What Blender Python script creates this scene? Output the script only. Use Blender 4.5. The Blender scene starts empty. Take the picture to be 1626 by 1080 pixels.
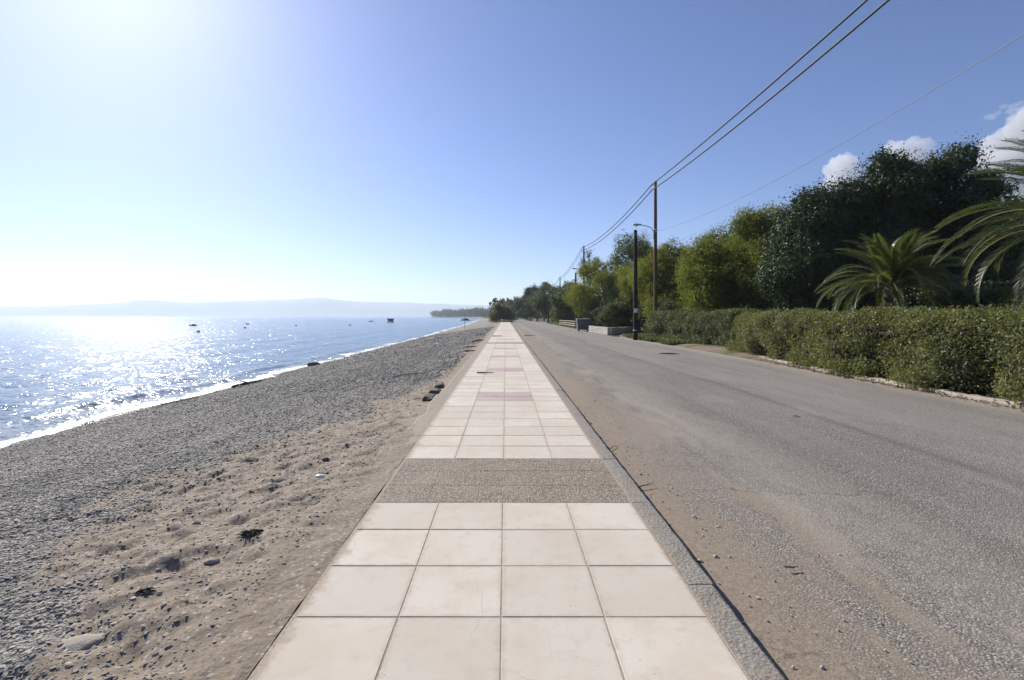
import bpy, math, random
import numpy as np
from mathutils import Vector, Matrix

S = bpy.context.scene
C = S.collection
R = math.radians
PI = math.pi

# ------------------------------------------------------------------ camera
EYE = 1.46
cam_d = bpy.data.cameras.new('camera')
cam_d.sensor_width = 36.0
cam_d.lens = 36.0 * 800 / 1626
cam_d.shift_x = 10 / 1626
cam_d.shift_y = -38 / 1626
cam_d.clip_start = 0.05
cam_d.clip_end = 40000
cam = bpy.data.objects.new('camera', cam_d)
C.objects.link(cam)
cam.location = (0, 0, EYE)
cam.rotation_euler = (PI / 2, 0, 0)
S.camera = cam

# ------------------------------------------------------------------ sky, sun, exposure
SUN_EL, SUN_AZ = R(33.0), R(-38.5)          # azimuth from +Y, negative = to the left (over the sea)
sun_dir = Vector((math.sin(SUN_AZ) * math.cos(SUN_EL), math.cos(SUN_AZ) * math.cos(SUN_EL), math.sin(SUN_EL)))
W = bpy.data.worlds.new('World')
S.world = W
W.use_nodes = True
wn, wl = W.node_tree.nodes, W.node_tree.links
wn.clear()
sky = wn.new('ShaderNodeTexSky')
sky.sky_type = 'NISHITA'
sky.sun_disc = False
sky.sun_elevation = SUN_EL
sky.sun_rotation = SUN_AZ
sky.air_density = 0.85
sky.dust_density = 0.5
sky.ozone_density = 4.0
bg = wn.new('ShaderNodeBackground')
bg.inputs['Strength'].default_value = 0.073
wo = wn.new('ShaderNodeOutputWorld')
tint = wn.new('ShaderNodeMix'); tint.data_type = 'RGBA'; tint.blend_type = 'MULTIPLY'
tint.inputs[0].default_value = 1.0
tint.inputs[7].default_value = (.94, .985, 1.22, 1)
wl.new(sky.outputs[0], tint.inputs[6])
wl.new(tint.outputs[2], bg.inputs[0])
wl.new(bg.outputs[0], wo.inputs[0])

sl = bpy.data.lights.new('sun', 'SUN')
sl.energy = 4.75
sl.angle = R(0.53)
sl.color = (1.0, 0.94, 0.84)
sun = bpy.data.objects.new('sun', sl)
C.objects.link(sun)
sun.rotation_euler = (-sun_dir).to_track_quat('-Z', 'Y').to_euler()
sun.location = (-30, 40, 40)

S.view_settings.view_transform = 'Standard'
S.view_settings.look = 'None'
S.view_settings.gamma = 1.0
S.view_settings.use_curve_mapping = False
S.view_settings.exposure = 0.55
S.render.engine = 'CYCLES'
S.cycles.use_denoising = True
S.cycles.max_bounces = 8
S.cycles.transparent_max_bounces = 12
S.cycles.volume_bounces = 1
S.cycles.sample_clamp_indirect = 6

# ------------------------------------------------------------------ helpers
rng = np.random.default_rng(11)
random.seed(5)


def hash3(i, j, k, seed):
    n = (i * 374761393 + j * 668265263 + k * 2147483647 + seed * 1274126177) & 0xFFFFFFFF
    n = ((n ^ (n >> 13)) * 1274126177) & 0xFFFFFFFF
    n = ((n ^ (n >> 16)) * 2246822519) & 0xFFFFFFFF
    return ((n ^ (n >> 15)) & 0xFFFFFF) / float(0xFFFFFF)


def vnoise(x, y, z=0.0, seed=0):
    """value noise in -1..1 for numpy arrays"""
    x = np.asarray(x, float); y = np.asarray(y, float)
    z = np.zeros_like(x) + z
    xi, yi, zi = np.floor(x).astype(np.int64), np.floor(y).astype(np.int64), np.floor(z).astype(np.int64)
    fx, fy, fz = x - xi, y - yi, z - zi
    fx, fy, fz = [f * f * f * (f * (f * 6 - 15) + 10) for f in (fx, fy, fz)]
    r = 0
    for a in (0, 1):
        for b in (0, 1):
            for c in (0, 1):
                r = r + hash3(xi + a, yi + b, zi + c, seed) * np.where(a, fx, 1 - fx) * np.where(b, fy, 1 - fy) * np.where(c, fz, 1 - fz)
    return r * 2 - 1


def fbm(x, y, z=0.0, seed=0, octv=4, gain=.5):
    a, s, t = 1.0, 0.0, 0.0
    for o in range(octv):
        s = s + a * vnoise(np.asarray(x) * 2 ** o, np.asarray(y) * 2 ** o, np.asarray(z) * 2 ** o, seed + o * 17)
        t += a
        a *= gain
    return s / t


def sstep(a, b, x):
    t = np.clip((x - a) / (b - a), 0, 1)
    return t * t * (3 - 2 * t)


def tag(o, label=None, cat=None, group=None, kind=None):
    if label: o['label'] = label
    if cat: o['category'] = cat
    if group: o['group'] = group
    if kind: o['kind'] = kind
    return o


def link(name, me, parent=None, mat=None):
    o = bpy.data.objects.new(name, me)
    C.objects.link(o)
    if mat is not None and me is not None and not me.materials:
        me.materials.append(mat)
    if parent is not None:
        o.parent = parent
    return o


def thing(name, loc, label, cat, group=None, rz=0.0):
    o = bpy.data.objects.new(name, None)
    o.empty_display_size = 0.2
    C.objects.link(o)
    o.location = loc
    o.rotation_euler = (0, 0, rz)
    return tag(o, label, cat, group)


def kids(o):
    return [c for c in bpy.data.objects if c.parent == o]


def copy_tree(o, parent=None):
    c = o.copy()
    C.objects.link(c)
    if parent is not None:
        c.parent = parent
    for ch in kids(o):
        copy_tree(ch, c)
    return c


def np_mesh(name, V, F, smooth=True):
    """V (n,3) float, F (m,4) or (m,3) int"""
    me = bpy.data.meshes.new(name)
    V = np.ascontiguousarray(V, dtype=np.float32)
    F = np.ascontiguousarray(F, dtype=np.int32)
    k = F.shape[1]
    me.vertices.add(len(V)); me.vertices.foreach_set('co', V.ravel())
    me.loops.add(F.size); me.loops.foreach_set('vertex_index', F.ravel())
    me.polygons.add(len(F))
    me.polygons.foreach_set('loop_start', np.arange(0, F.size, k, dtype=np.int32))
    me.polygons.foreach_set('use_smooth', np.full(len(F), smooth, dtype=bool))
    me.update(calc_edges=True)
    return me


def grid_faces(nr, nc):
    i = np.arange(nr - 1)[:, None] * nc + np.arange(nc - 1)[None, :]
    i = i.ravel()
    return np.stack([i, i + 1, i + nc + 1, i + nc], 1)


class MB:
    """collects shapes that become ONE mesh"""
    def __init__(s): s.v, s.f = [], []

    def add(s, V, F):
        b = len(s.v)
        s.v += [tuple(p) for p in V]
        s.f += [tuple(i + b for i in q) for q in F]
        return s

    def box(s, c, d, rz=0.0, bev=0.0, M=None):
        cx, cy, cz = c; hx, hy, hz = d[0] / 2, d[1] / 2, d[2] / 2
        if bev <= 0:
            P = [(x, y, z) for z in (-hz, hz) for x, y in ((-hx, -hy), (hx, -hy), (hx, hy), (-hx, hy))]
            F = [(0, 3, 2, 1), (4, 5, 6, 7), (0, 1, 5, 4), (1, 2, 6, 5), (2, 3, 7, 6), (3, 0, 4, 7)]
        else:
            b = bev
            P = []
            for z, e in ((-hz, b), (-hz + b, 0), (hz - b, 0), (hz, b)):
                for x, y in ((-hx + e, -hy + e), (hx - e, -hy + e), (hx - e, hy - e), (-hx + e, hy - e)):
                    P.append((x, y, z))
            F = [(0, 3, 2, 1), (12, 13, 14, 15)]
            for l in range(3):
                for i in range(4):
                    j = (i + 1) % 4
                    F.append((l * 4 + i, l * 4 + j, l * 4 + 4 + j, l * 4 + 4 + i))
        cs, sn = math.cos(rz), math.sin(rz)
        Q = []
        for x, y, z in P:
            if M is not None:
                q = M @ Vector((x, y, z)); x, y, z = q
            Q.append((cx + x * cs - y * sn, cy + x * sn + y * cs, cz + z))
        return s.add(Q, F)

    def tube(s, pts, rad, n=8, cap=True):
        pts = [Vector(p) for p in pts]
        if not hasattr(rad, '__len__'): rad = [rad] * len(pts)
        V, F = [], []
        up = Vector((0, 0, 1))
        prev = None
        for i, p in enumerate(pts):
            t = (pts[min(i + 1, len(pts) - 1)] - pts[max(i - 1, 0)]).normalized()
            if prev is None:
                a = up.cross(t)
                if a.length < 1e-3: a = Vector((1, 0, 0)).cross(t)
            else:
                a = prev - t * prev.dot(t)
            a.normalize(); prev = a
            b = t.cross(a)
            for k in range(n):
                w = 2 * PI * k / n
                V.append(p + (a * math.cos(w) + b * math.sin(w)) * rad[i])
        for i in range(len(pts) - 1):
            for k in range(n):
                j = (k + 1) % n
                F.append((i * n + k, i * n + j, i * n + n + j, i * n + n + k))
        if cap:
            F.append(tuple(range(n - 1, -1, -1)))
            F.append(tuple((len(pts) - 1) * n + k for k in range(n)))
        return s.add(V, F)

    def lathe(s, prof, c=(0, 0, 0), n=16, axis='z', a0=0.0):
        V, F = [], []
        for r, z in prof:
            for k in range(n):
                w = 2 * PI * k / n + a0
                p = (r * math.cos(w), r * math.sin(w), z)
                if axis == 'x': p = (p[2], p[0], p[1])
                if axis == 'y': p = (p[1], p[2], p[0])
                V.append((p[0] + c[0], p[1] + c[1], p[2] + c[2]))
        for i in range(len(prof) - 1):
            for k in range(n):
                j = (k + 1) % n
                F.append((i * n + k, i * n + j, i * n + n + j, i * n + n + k))
        F.append(tuple(range(n - 1, -1, -1)))
        F.append(tuple((len(prof) - 1) * n + k for k in range(n)))
        return s.add(V, F)

    def mesh(s, name, smooth=False):
        me = bpy.data.meshes.new(name)
        me.from_pydata([tuple(p) for p in s.v], [], s.f)
        if smooth:
            me.polygons.foreach_set('use_smooth', [True] * len(me.polygons))
        me.update()
        return me

    def build(s, name, mat, parent=None, smooth=False):
        return link(name, s.mesh(name, smooth), parent, mat)


def ico(sub=2):
    import bmesh
    bm = bmesh.new()
    bmesh.ops.create_icosphere(bm, subdivisions=sub, radius=1.0)
    V = np.array([v.co[:] for v in bm.verts]); F = np.array([[v.index for v in f.verts] for f in bm.faces])
    bm.free()
    return V, F


ICO2, ICO3, ICO1 = ico(2), ico(3), ico(1)


# ------------------------------------------------------------------ materials
class Mat:
    def __init__(s, name):
        s.m = bpy.data.materials.new(name)
        s.m.use_nodes = True
        s.n, s.l = s.m.node_tree.nodes, s.m.node_tree.links
        s.n.clear()
        s.out = s.n.new('ShaderNodeOutputMaterial')
        s.b = s.n.new('ShaderNodeBsdfPrincipled')
        s.l.new(s.b.outputs[0], s.out.inputs[0])

    def set(s, **k):
        names = {'rough': 'Roughness', 'metal': 'Metallic', 'spec': 'Specular IOR Level', 'base': 'Base Color', 'ior': 'IOR', 'trans': 'Transmission Weight'}
        for a, v in k.items():
            i = s.b.inputs[names[a]]
            if hasattr(v, 'node'): s.l.new(v, i)
            else: i.default_value = (*v, 1) if a == 'base' else v
        return s

    def node(s, t, **k):
        n = s.n.new(t)
        for a, v in k.items(): setattr(n, a, v)
        return n

    def put(s, sock, v):
        if hasattr(v, 'node'): s.l.new(v, sock)
        elif isinstance(v, tuple) and len(v) == 3 and sock.type == 'RGBA': sock.default_value = (*v, 1)
        else: sock.default_value = v

    def pos(s, scale=(1, 1, 1), obj=False):
        if obj: p = s.node('ShaderNodeTexCoord').outputs['Object']
        else: p = s.node('ShaderNodeNewGeometry').outputs['Position']
        m = s.node('ShaderNodeMapping')
        s.l.new(p, m.inputs[0]); m.inputs['Scale'].default_value = scale
        return m.outputs[0]

    def noise(s, vec, scale, detail=3, rough=.55, out=0, dist=0.0):
        n = s.node('ShaderNodeTexNoise')
        s.l.new(vec, n.inputs['Vector'])
        n.inputs['Scale'].default_value = scale; n.inputs['Detail'].default_value = detail
        n.inputs['Roughness'].default_value = rough; n.inputs['Distortion'].default_value = dist
        return n.outputs[out]

    def voro(s, vec, scale, feat='F1', out='Distance', rnd=1.0):
        n = s.node('ShaderNodeTexVoronoi', feature=feat)
        s.l.new(vec, n.inputs['Vector']); n.inputs['Scale'].default_value = scale
        n.inputs['Randomness'].default_value = rnd
        return n.outputs[out]

    def ramp(s, fac, stops, interp='LINEAR'):
        n = s.node('ShaderNodeValToRGB')
        s.put(n.inputs[0], fac)
        n.color_ramp.interpolation = interp
        e = n.color_ramp.elements
        while len(e) < len(stops): e.new(0.5)
        for q, (p, c) in zip(e, stops):
            q.position = p
            q.color = (*c, 1) if hasattr(c, '__len__') else (c, c, c, 1)
        return n.outputs[0]

    def mix(s, fac, a, b, mode='MIX'):
        n = s.node('ShaderNodeMix', data_type='RGBA', blend_type=mode)
        s.put(n.inputs[0], fac); s.put(n.inputs[6], a); s.put(n.inputs[7], b)
        return n.outputs[2]

    def math(s, op, a, b=0.0, c=0.0, clamp=False):
        n = s.node('ShaderNodeMath', operation=op, use_clamp=clamp)
        s.put(n.inputs[0], a); s.put(n.inputs[1], b); s.put(n.inputs[2], c)
        return n.outputs[0]

    def rng(s, v, a, b, c=0.0, d=1.0):
        n = s.node('ShaderNodeMapRange', interpolation_type='SMOOTHSTEP')
        s.put(n.inputs[0], v)
        for i, q in enumerate((a, b, c, d)): s.put(n.inputs[1 + i], q)
        return n.outputs[0]

    def attr(s, name):
        return s.node('ShaderNodeAttribute', attribute_name=name).outputs['Fac']

    def bump(s, h, strength=.5, dist=.01, prev=None):
        n = s.node('ShaderNodeBump')
        s.put(n.inputs['Height'], h)
        n.inputs['Strength'].default_value = strength; n.inputs['Distance'].default_value = dist
        if prev is not None: s.l.new(prev, n.inputs['Normal'])
        s.last = n.outputs[0]
        s.l.new(n.outputs[0], s.b.inputs['Normal'])
        return n.outputs[0]


def simple(name, col, rough=.6, var=.25, scale=6.0, bump=.15, metal=0.0, spec=.4):
    m = Mat(name)
    p = m.pos(obj=True)
    nz = m.noise(p, scale, 5)
    c = m.mix(nz, tuple(x * (1 - var) for x in col), tuple(min(1, x * (1 + var)) for x in col))
    m.set(base=c, rough=rough, metal=metal, spec=spec)
    if bump: m.bump(m.noise(p, scale * 6, 4), bump, .01)
    return m.m


def leaf_mat(name, dark, light, rough=.45, trans=.35, tcol=None, clump=.8, spec=.4):
    m = Mat(name)
    g = m.node('ShaderNodeNewGeometry')
    nz = m.noise(m.pos(), clump, 3)
    f = m.math('ADD', m.math('MULTIPLY', g.outputs['Random Per Island'], .6), m.math('MULTIPLY', m.rng(nz, .3, .7), .4))
    c = m.mix(f, dark, light)
    m.set(base=c, rough=rough, spec=spec)
    t = m.node('ShaderNodeBsdfTranslucent')
    if tcol is None: tcol = tuple(min(1, x * 1.6) for x in light)
    m.l.new(m.mix(f, tuple(x * .6 for x in tcol), tcol), t.inputs[0])
    x = m.node('ShaderNodeMixShader')
    x.inputs[0].default_value = trans
    m.l.new(m.b.outputs[0], x.inputs[1]); m.l.new(t.outputs[0], x.inputs[2])
    m.l.new(x.outputs[0], m.out.inputs[0])
    return m.m


# --- paving slab
def make_slab_mat(name, col, var=.07, grain=1.0):
    m = Mat(name)
    p = m.pos()
    oi = m.node('ShaderNodeObjectInfo').outputs['Random']
    big = m.noise(p, 1.7, 4, .6)
    mid = m.noise(p, 9, 5, .6)
    fine = m.noise(p, 120, 3, .6)
    c = m.mix(oi, tuple(x * (1 - var) for x in col), tuple(x * (1 + var) for x in col))
    c = m.mix(m.rng(big, .40, .64, 0, .55), c, (col[0] * .90, col[1] * .82, col[2] * .72))
    c = m.mix(m.rng(m.noise(p, .9, 5, .65), .45, .7, 0, .35), c, (col[0] * .80, col[1] * .80, col[2] * .82))
    c = m.mix(m.rng(mid, .48, .75, 0, .38 * grain), c, tuple(x * .68 for x in col))
    c = m.mix(m.rng(fine, .35, .65, 0, .26 * grain), c, tuple(x * .70 for x in col))
    # grime creeping in from the joints
    oc = m.node('ShaderNodeTexCoord').outputs['Object']
    ox = m.node('ShaderNodeSeparateXYZ'); m.l.new(oc, ox.inputs[0])
    ed = m.math('MAXIMUM', m.math('ABSOLUTE', ox.outputs[0]), m.math('ABSOLUTE', ox.outputs[1]))
    ed = m.math('ADD', ed, m.math('MULTIPLY', m.math('SUBTRACT', m.noise(p, 14, 5, .7), .5), .10))
    ed = m.math('MULTIPLY', m.rng(ed, .215, .262, 0, .5 * grain), m.math('LESS_THAN', ed, .4))
    c = m.mix(ed, c, (.36, .285, .215))
    # sand blown in over the seaward edge
    wx = m.node('ShaderNodeSeparateXYZ'); m.l.new(p, wx.inputs[0])
    sd = m.math('ADD', m.rng(wx.outputs[0], -1.04, -.80, .45, -.3), m.math('MULTIPLY', m.math('SUBTRACT', m.noise(p, 5, 6, .72), .5), 1.5))
    c = m.mix(m.rng(sd, .22, .55, 0, .75), c, m.mix(fine, (.24, .185, .135), (.42, .345, .265)))
    # hairline cracks in some of the slabs
    cn = m.node('ShaderNodeTexNoise'); m.l.new(p, cn.inputs['Vector']); cn.inputs['Scale'].default_value = 2.2; cn.inputs['Detail'].default_value = 6
    cs = m.node('ShaderNodeVectorMath', operation='SCALE'); m.l.new(cn.outputs['Color'], cs.inputs[0]); cs.inputs['Scale'].default_value = .35
    ca = m.node('ShaderNodeVectorMath', operation='ADD'); m.l.new(m.pos((.8, .8, 1)), ca.inputs[0]); m.l.new(cs.outputs[0], ca.inputs[1])
    ck = m.math('MULTIPLY', m.math('LESS_THAN', m.voro(ca.outputs[0], 1.0, 'DISTANCE_TO_EDGE'), .0022), m.rng(m.noise(p, .7, 2), .5, .56))
    c = m.mix(m.math('MULTIPLY', ck, .28), c, (.28, .23, .19))
    # hair scratches
    sc = m.node('ShaderNodeMapping'); m.l.new(p, sc.inputs[0]); sc.inputs['Rotation'].default_value = (0, 0, .7); sc.inputs['Scale'].default_value = (60, 1.2, 1)
    c = m.mix(m.rng(m.noise(sc.outputs[0], 1.0, 2), .66, .72, 0, .16), c, tuple(x * .6 for x in col))
    # spots of old gum and little pits
    sp = m.voro(p, 2.3); ch = m.voro(p, 2.3, out='Color')
    sx = m.node('ShaderNodeSeparateColor'); m.l.new(ch, sx.inputs[0])
    spot = m.math('MULTIPLY', m.math('LESS_THAN', sp, m.math('MULTIPLY', sx.outputs[0], .042)), m.math('GREATER_THAN', sx.outputs[1], .25))
    c = m.mix(m.math('MULTIPLY', spot, .75), c, (.13, .11, .10))
    sp2 = m.voro(p, 11.0)
    c = m.mix(m.math('MULTIPLY', m.math('LESS_THAN', sp2, .045), .5), c, (.2, .17, .14))
    m.set(base=c, rough=.85, spec=.25)
    h = m.math('ADD', m.math('MULTIPLY', fine, .35), m.math('ADD', m.math('MULTIPLY', mid, .8), m.noise(p, 420, 2)))
    m.bump(h, .28, .003)
    return m.m


M_slab = make_slab_mat('slab_concrete', (.595, .538, .458), .10)
M_pink = make_slab_mat('slab_pink', (.47, .375, .36), .05)


def make_aggregate():
    m = Mat('exposed_aggregate')
    p = m.pos()
    v = m.voro(p, 90, out='Color'); d = m.voro(p, 90)
    sx = m.node('ShaderNodeSeparateColor'); m.l.new(v, sx.inputs[0])
    c = m.ramp(sx.outputs[0], [(0, (.10, .082, .062)), (.35, (.225, .178, .130)), (.7, (.335, .272, .20)), (1, (.56, .475, .375))])
    c = m.mix(m.rng(d, .35, .75, 0, .8), c, (.17, .14, .115))
    big = m.noise(p, 2.2, 4)
    c = m.mix(m.rng(big, .4, .7, 0, .35), c, (.36, .30, .24))
    m.set(base=c, rough=.85, spec=.3)
    m.bump(m.math('SUBTRACT', 1.0, d), .8, .008)
    return m.m


M_agg = make_aggregate()


def make_concrete(name, col, rough_scale=1.0):
    m = Mat(name)
    p = m.pos()
    fine = m.noise(p, 70, 6, .7); big = m.noise(p, 3, 5, .6)
    v = m.voro(p, 55)
    c = m.mix(m.rng(fine, .3, .7), tuple(x * .62 for x in col), tuple(x * 1.15 for x in col))
    c = m.mix(m.rng(big, .4, .7, 0, .5), c, (col[0] * .95, col[1] * .82, col[2] * .68))
    c = m.mix(m.math('LESS_THAN', v, .12), c, tuple(x * .4 for x in col))
    m.set(base=c, rough=.9, spec=.2)
    m.bump(m.math('ADD', fine, m.math('MULTIPLY', v, .8)), .75 * rough_scale, .008)
    return m.m


M_kerb = make_concrete('kerb_concrete', (.30, .275, .24))
def make_edge():
    m = Mat('edging_concrete')
    p = m.pos()
    sx = m.node('ShaderNodeSeparateXYZ'); m.l.new(p, sx.inputs[0])
    fine = m.noise(p, 70, 6, .7); n = m.noise(p, 6, 6, .68); b = m.noise(p, 1.3, 4)
    c = m.mix(m.rng(fine, .3, .7), (.22, .19, .155), (.40, .352, .29))
    c = m.mix(m.math('LESS_THAN', m.voro(p, 60), .12), c, (.14, .12, .10))
    sand = m.ramp(fine, [(.25, (.19, .145, .105)), (.5, (.33, .262, .195)), (.8, (.43, .355, .275))])
    near = m.rng(sx.outputs[1], 3.0, 9.0, .62, .0)
    f = m.rng(m.math('ADD', m.math('ADD', m.math('MULTIPLY', m.math('SUBTRACT', n, .5), 1.6), near), m.rng(sx.outputs[0], -1.30, -1.06, .45, -.1)), .15, .45)
    c = m.mix(f, c, sand)
    m.set(base=c, rough=.92, spec=.2)
    m.bump(m.math('ADD', fine, m.math('MULTIPLY', n, 1.5)), .7, .008)
    return m.m


M_edge = make_edge()
M_mortar = make_concrete('mortar', (.40, .335, .27), .3)
M_wallcore = make_concrete('wall_mortar', (.42, .39, .35))
M_whitekerb = make_concrete('pale_kerb', (.38, .345, .30))


def make_asphalt():
    m = Mat('asphalt')
    p = m.pos()
    sx = m.node('ShaderNodeSeparateXYZ'); m.l.new(p, sx.inputs[0])
    X, Y = sx.outputs[0], sx.outputs[1]
    ps = m.pos((1.0, .22, 1.0))
    v = m.voro(p, 85); vc = m.voro(p, 85, out='Color')
    sc = m.node('ShaderNodeSeparateColor'); m.l.new(vc, sc.inputs[0])
    stone = m.ramp(sc.outputs[0], [(0, (.066, .058, .048)), (.4, (.168, .151, .128)), (.75, (.285, .255, .212)), (1, (.55, .495, .42))])
    c = m.mix(m.rng(v, .3, .75, 0, .85), stone, (.095, .088, .08))
    # pale lane and dust film
    wob = m.math('MULTIPLY', m.math('SUBTRACT', m.noise(ps, .35, 2), .5), 1.2)
    Xw = m.math('ADD', X, wob)
    film = m.rng(m.noise(ps, .9, 5, .62), .36, .68, .08, .40)
    c = m.mix(film, c, (.28, .25, .215))
    c = m.mix(m.rng(Xw, 4.7, 4.95, 0, .22), c, (.33, .305, .275))
    seam = m.math('SUBTRACT', 1.0, m.rng(m.math('ABSOLUTE', m.math('SUBTRACT', Xw, 4.78)), .0, .13))
    c = m.mix(m.math('MULTIPLY', seam, .35), c, (.07, .065, .06))
    c = m.mix(m.rng(m.noise(m.pos((.9, .12, 1)), 1.2, 5, .6), .46, .66, 0, .24), c, (.10, .092, .082))
    c = m.mix(m.rng(m.noise(m.pos((.8, .3, 1)), 2.3, 5, .6), .52, .7, 0, .22), c, (.33, .305, .27))
    # dirt in the gutter, then bare dark patches, then a pale dusty streak
    n1 = m.noise(ps, 1.5, 6, .66, dist=.3)
    n2 = m.noise(p, 4.5, 5, .65)
    n3 = m.noise(ps, 3.1, 5, .62)
    Xn = m.math('ADD', X, m.math('ADD', m.math('MULTIPLY', m.math('SUBTRACT', n1, .5), 1.1), m.math('MULTIPLY', m.math('SUBTRACT', n2, .5), .7)))
    gut = m.rng(Xn, 1.35, 2.0, .96, 0.0)
    patch = m.math('MULTIPLY', m.rng(n3, .40, .60), m.math('MULTIPLY', m.rng(Xn, 1.5, 1.9), m.rng(Xn, 2.3, 3.1, .85, 0.0)))
    st = m.math('SUBTRACT', 1.0, m.rng(m.math('ABSOLUTE', m.math('SUBTRACT', Xn, 2.75)), .12, .62))
    st = m.math('MULTIPLY', st, m.rng(n2, .28, .6, .25, .9))
    rt = m.rng(m.math('ADD', X, m.math('MULTIPLY', m.math('SUBTRACT', n1, .5), 1.6)), 7.8, 8.7, 0.0, .85)
    dm = m.math('MAXIMUM', m.math('MAXIMUM', gut, patch), m.math('MAXIMUM', m.math('MULTIPLY', st, .5), rt))
    dm = m.math('MULTIPLY', dm, m.rng(v, .1, .55, .82, 1.0))
    dirt = m.ramp(m.noise(p, 38, 6, .7), [(.25, (.155, .118, .083)), (.5, (.255, .20, .147)), (.8, (.345, .28, .21))])
    pale = m.ramp(m.noise(p, 38, 6, .7), [(.25, (.22, .185, .147)), (.5, (.30, .262, .215)), (.8, (.38, .335, .28))])
    dirt = m.mix(m.rng(Xn, 1.9, 2.5), dirt, pale)
    c = m.mix(m.math('MULTIPLY', dm, .9), c, dirt)
    # dark crumbs
    cr = m.voro(p, 16)
    c = m.mix(m.math('MULTIPLY', m.math('LESS_THAN', cr, .05), .7), c, (.05, .042, .035))
    # a few stains
    c = m.mix(m.rng(m.noise(m.pos((1, .5, 1)), .8, 4, .6), .70, .80, 0, .5), c, (.075, .062, .05))
    # fine cracks running across
    wv = m.node('ShaderNodeVectorMath', operation='ADD')
    nz = m.node('ShaderNodeTexNoise'); m.l.new(p, nz.inputs['Vector']); nz.inputs['Scale'].default_value = .8; nz.inputs['Detail'].default_value = 6; nz.inputs['Roughness'].default_value = .65
    m.l.new(m.pos((.09, .13, 1)), wv.inputs[0])
    sc3 = m.node('ShaderNodeVectorMath', operation='SCALE'); m.l.new(nz.outputs['Color'], sc3.inputs[0]); sc3.inputs['Scale'].default_value = .22
    m.l.new(sc3.outputs[0], wv.inputs[1])
    ck = m.voro(wv.outputs[0], 1.0, 'DISTANCE_TO_EDGE')
    ck = m.math('MULTIPLY', m.math('LESS_THAN', ck, .0016), m.rng(m.noise(p, .5, 3), .46, .56))
    c = m.mix(m.math('MULTIPLY', ck, .5), c, (.06, .054, .048))
    m.set(base=c, rough=.88, spec=.3)
    h = m.mix(dm, m.math('SUBTRACT', 1.0, v), m.math('MULTIPLY', m.noise(p, 60, 5), .6))
    m.bump(h, .7, .008)
    return m.m


M_asphalt = make_asphalt()


def make_beach():
    m = Mat('beach')
    p = m.pos()
    peb = m.attr('pebble'); wet = m.attr('wet')
    n = m.noise(p, 26, 6, .7); n2 = m.noise(p, 5, 5, .6)
    sand = m.ramp(n, [(.22, (.135, .102, .072)), (.5, (.255, .200, .145)), (.8, (.35, .282, .21))])
    sand = m.mix(m.rng(n2, .45, .75, 0, .35), sand, (.235, .185, .138))
    # grit in the sand
    gv = m.voro(p, 60, out='Color'); gs = m.node('ShaderNodeSeparateColor'); m.l.new(gv, gs.inputs[0])
    sand = m.mix(m.math('MULTIPLY', m.math('GREATER_THAN', gs.outputs[0], .86), .8), sand, m.ramp(gs.outputs[1], [(0, (.09, .08, .075)), (.6, (.24, .22, .20)), (1, (.52, .48, .42))]))
    # pebbles
    mp = m.node('ShaderNodeMapping'); m.l.new(p, mp.inputs[0]); mp.inputs['Rotation'].default_value = (0, 0, .4)
    v = m.voro(mp.outputs[0], 34); vc = m.voro(mp.outputs[0], 34, out='Color')
    s2 = m.node('ShaderNodeSeparateColor'); m.l.new(vc, s2.inputs[0])
    v2 = m.voro(p, 13); vc2 = m.voro(p, 13, out='Color')
    s3 = m.node('ShaderNodeSeparateColor'); m.l.new(vc2, s3.inputs[0])
    tone = m.math('ADD', m.math('MULTIPLY', s2.outputs[0], .65), m.math('MULTIPLY', s3.outputs[0], .35))
    pc = m.ramp(tone, [(0, (.175, .158, .135)), (.35, (.265, .242, .208)), (.6, (.33, .303, .26)), (.85, (.41, .38, .322)), (1, (.57, .525, .445))])
    pc = m.mix(m.rng(v, .35, .8, 0, .75), pc, (.07, .066, .062))
    pc = m.mix(m.rng(m.noise(p, .55, 4), .4, .7, 0, .35), pc, (.27, .235, .19))
    pc = m.mix(m.rng(m.noise(m.pos((1.5, .10, 1)), 1.0, 4, .6), .38, .66, 0, .5), pc, (.125, .12, .112))
    f = m.rng(m.math('ADD', peb, m.math('MULTIPLY', m.math('SUBTRACT', m.noise(p, 11, 5, .7), .5), .9)), .3, .7)
    c = m.mix(f, sand, pc)
    c = m.mix(m.math('MULTIPLY', wet, .6), c, (.085, .075, .06))
    m.set(base=c, rough=m.rng(wet, 0, 1, .9, .35), spec=.35)
    h = m.mix(f, m.math('MULTIPLY', n, .5), m.math('SUBTRACT', 1.0, m.math('ADD', m.math('MULTIPLY', v, .7), m.math('MULTIPLY', v2, .6))))
    m.bump(h, .9, .03)
    return m.m


M_beach = make_beach()


def make_pebble():
    m = Mat('pebble_stone')
    r = m.node('ShaderNodeObjectInfo').outputs['Random']
    c = m.ramp(r, [(0, (.175, .158, .135)), (.3, (.26, .238, .204)), (.6, (.33, .303, .26)), (.84, (.40, .365, .305)), (.95, (.50, .455, .385)), (1, (.64, .595, .52))])
    n = m.noise(m.pos(), 60, 4)
    c = m.mix(m.rng(n, .35, .7, 0, .35), c, (.14, .125, .105))
    c = m.mix(m.rng(m.noise(m.pos((1.5, .10, 1)), 1.0, 4, .6), .38, .66, 0, .5), c, (.125, .12, .112))
    sx = m.node('ShaderNodeSeparateXYZ'); m.l.new(m.pos(), sx.inputs[0])
    wet = m.math('MULTIPLY', m.rng(m.math('ADD', sx.outputs[0], m.math('MULTIPLY', m.noise(m.pos((.3, .8, 1)), 1.0, 3), .8)), -11.5, -10.7, .7, 0.0), m.math('LESS_THAN', sx.outputs[1], 70.0))
    c = m.mix(wet, c, (.075, .066, .052))
    m.set(base=c, rough=m.rng(wet, 0, .7, .75, .3), spec=.35)
    return m.m


M_pebble = make_pebble()


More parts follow.
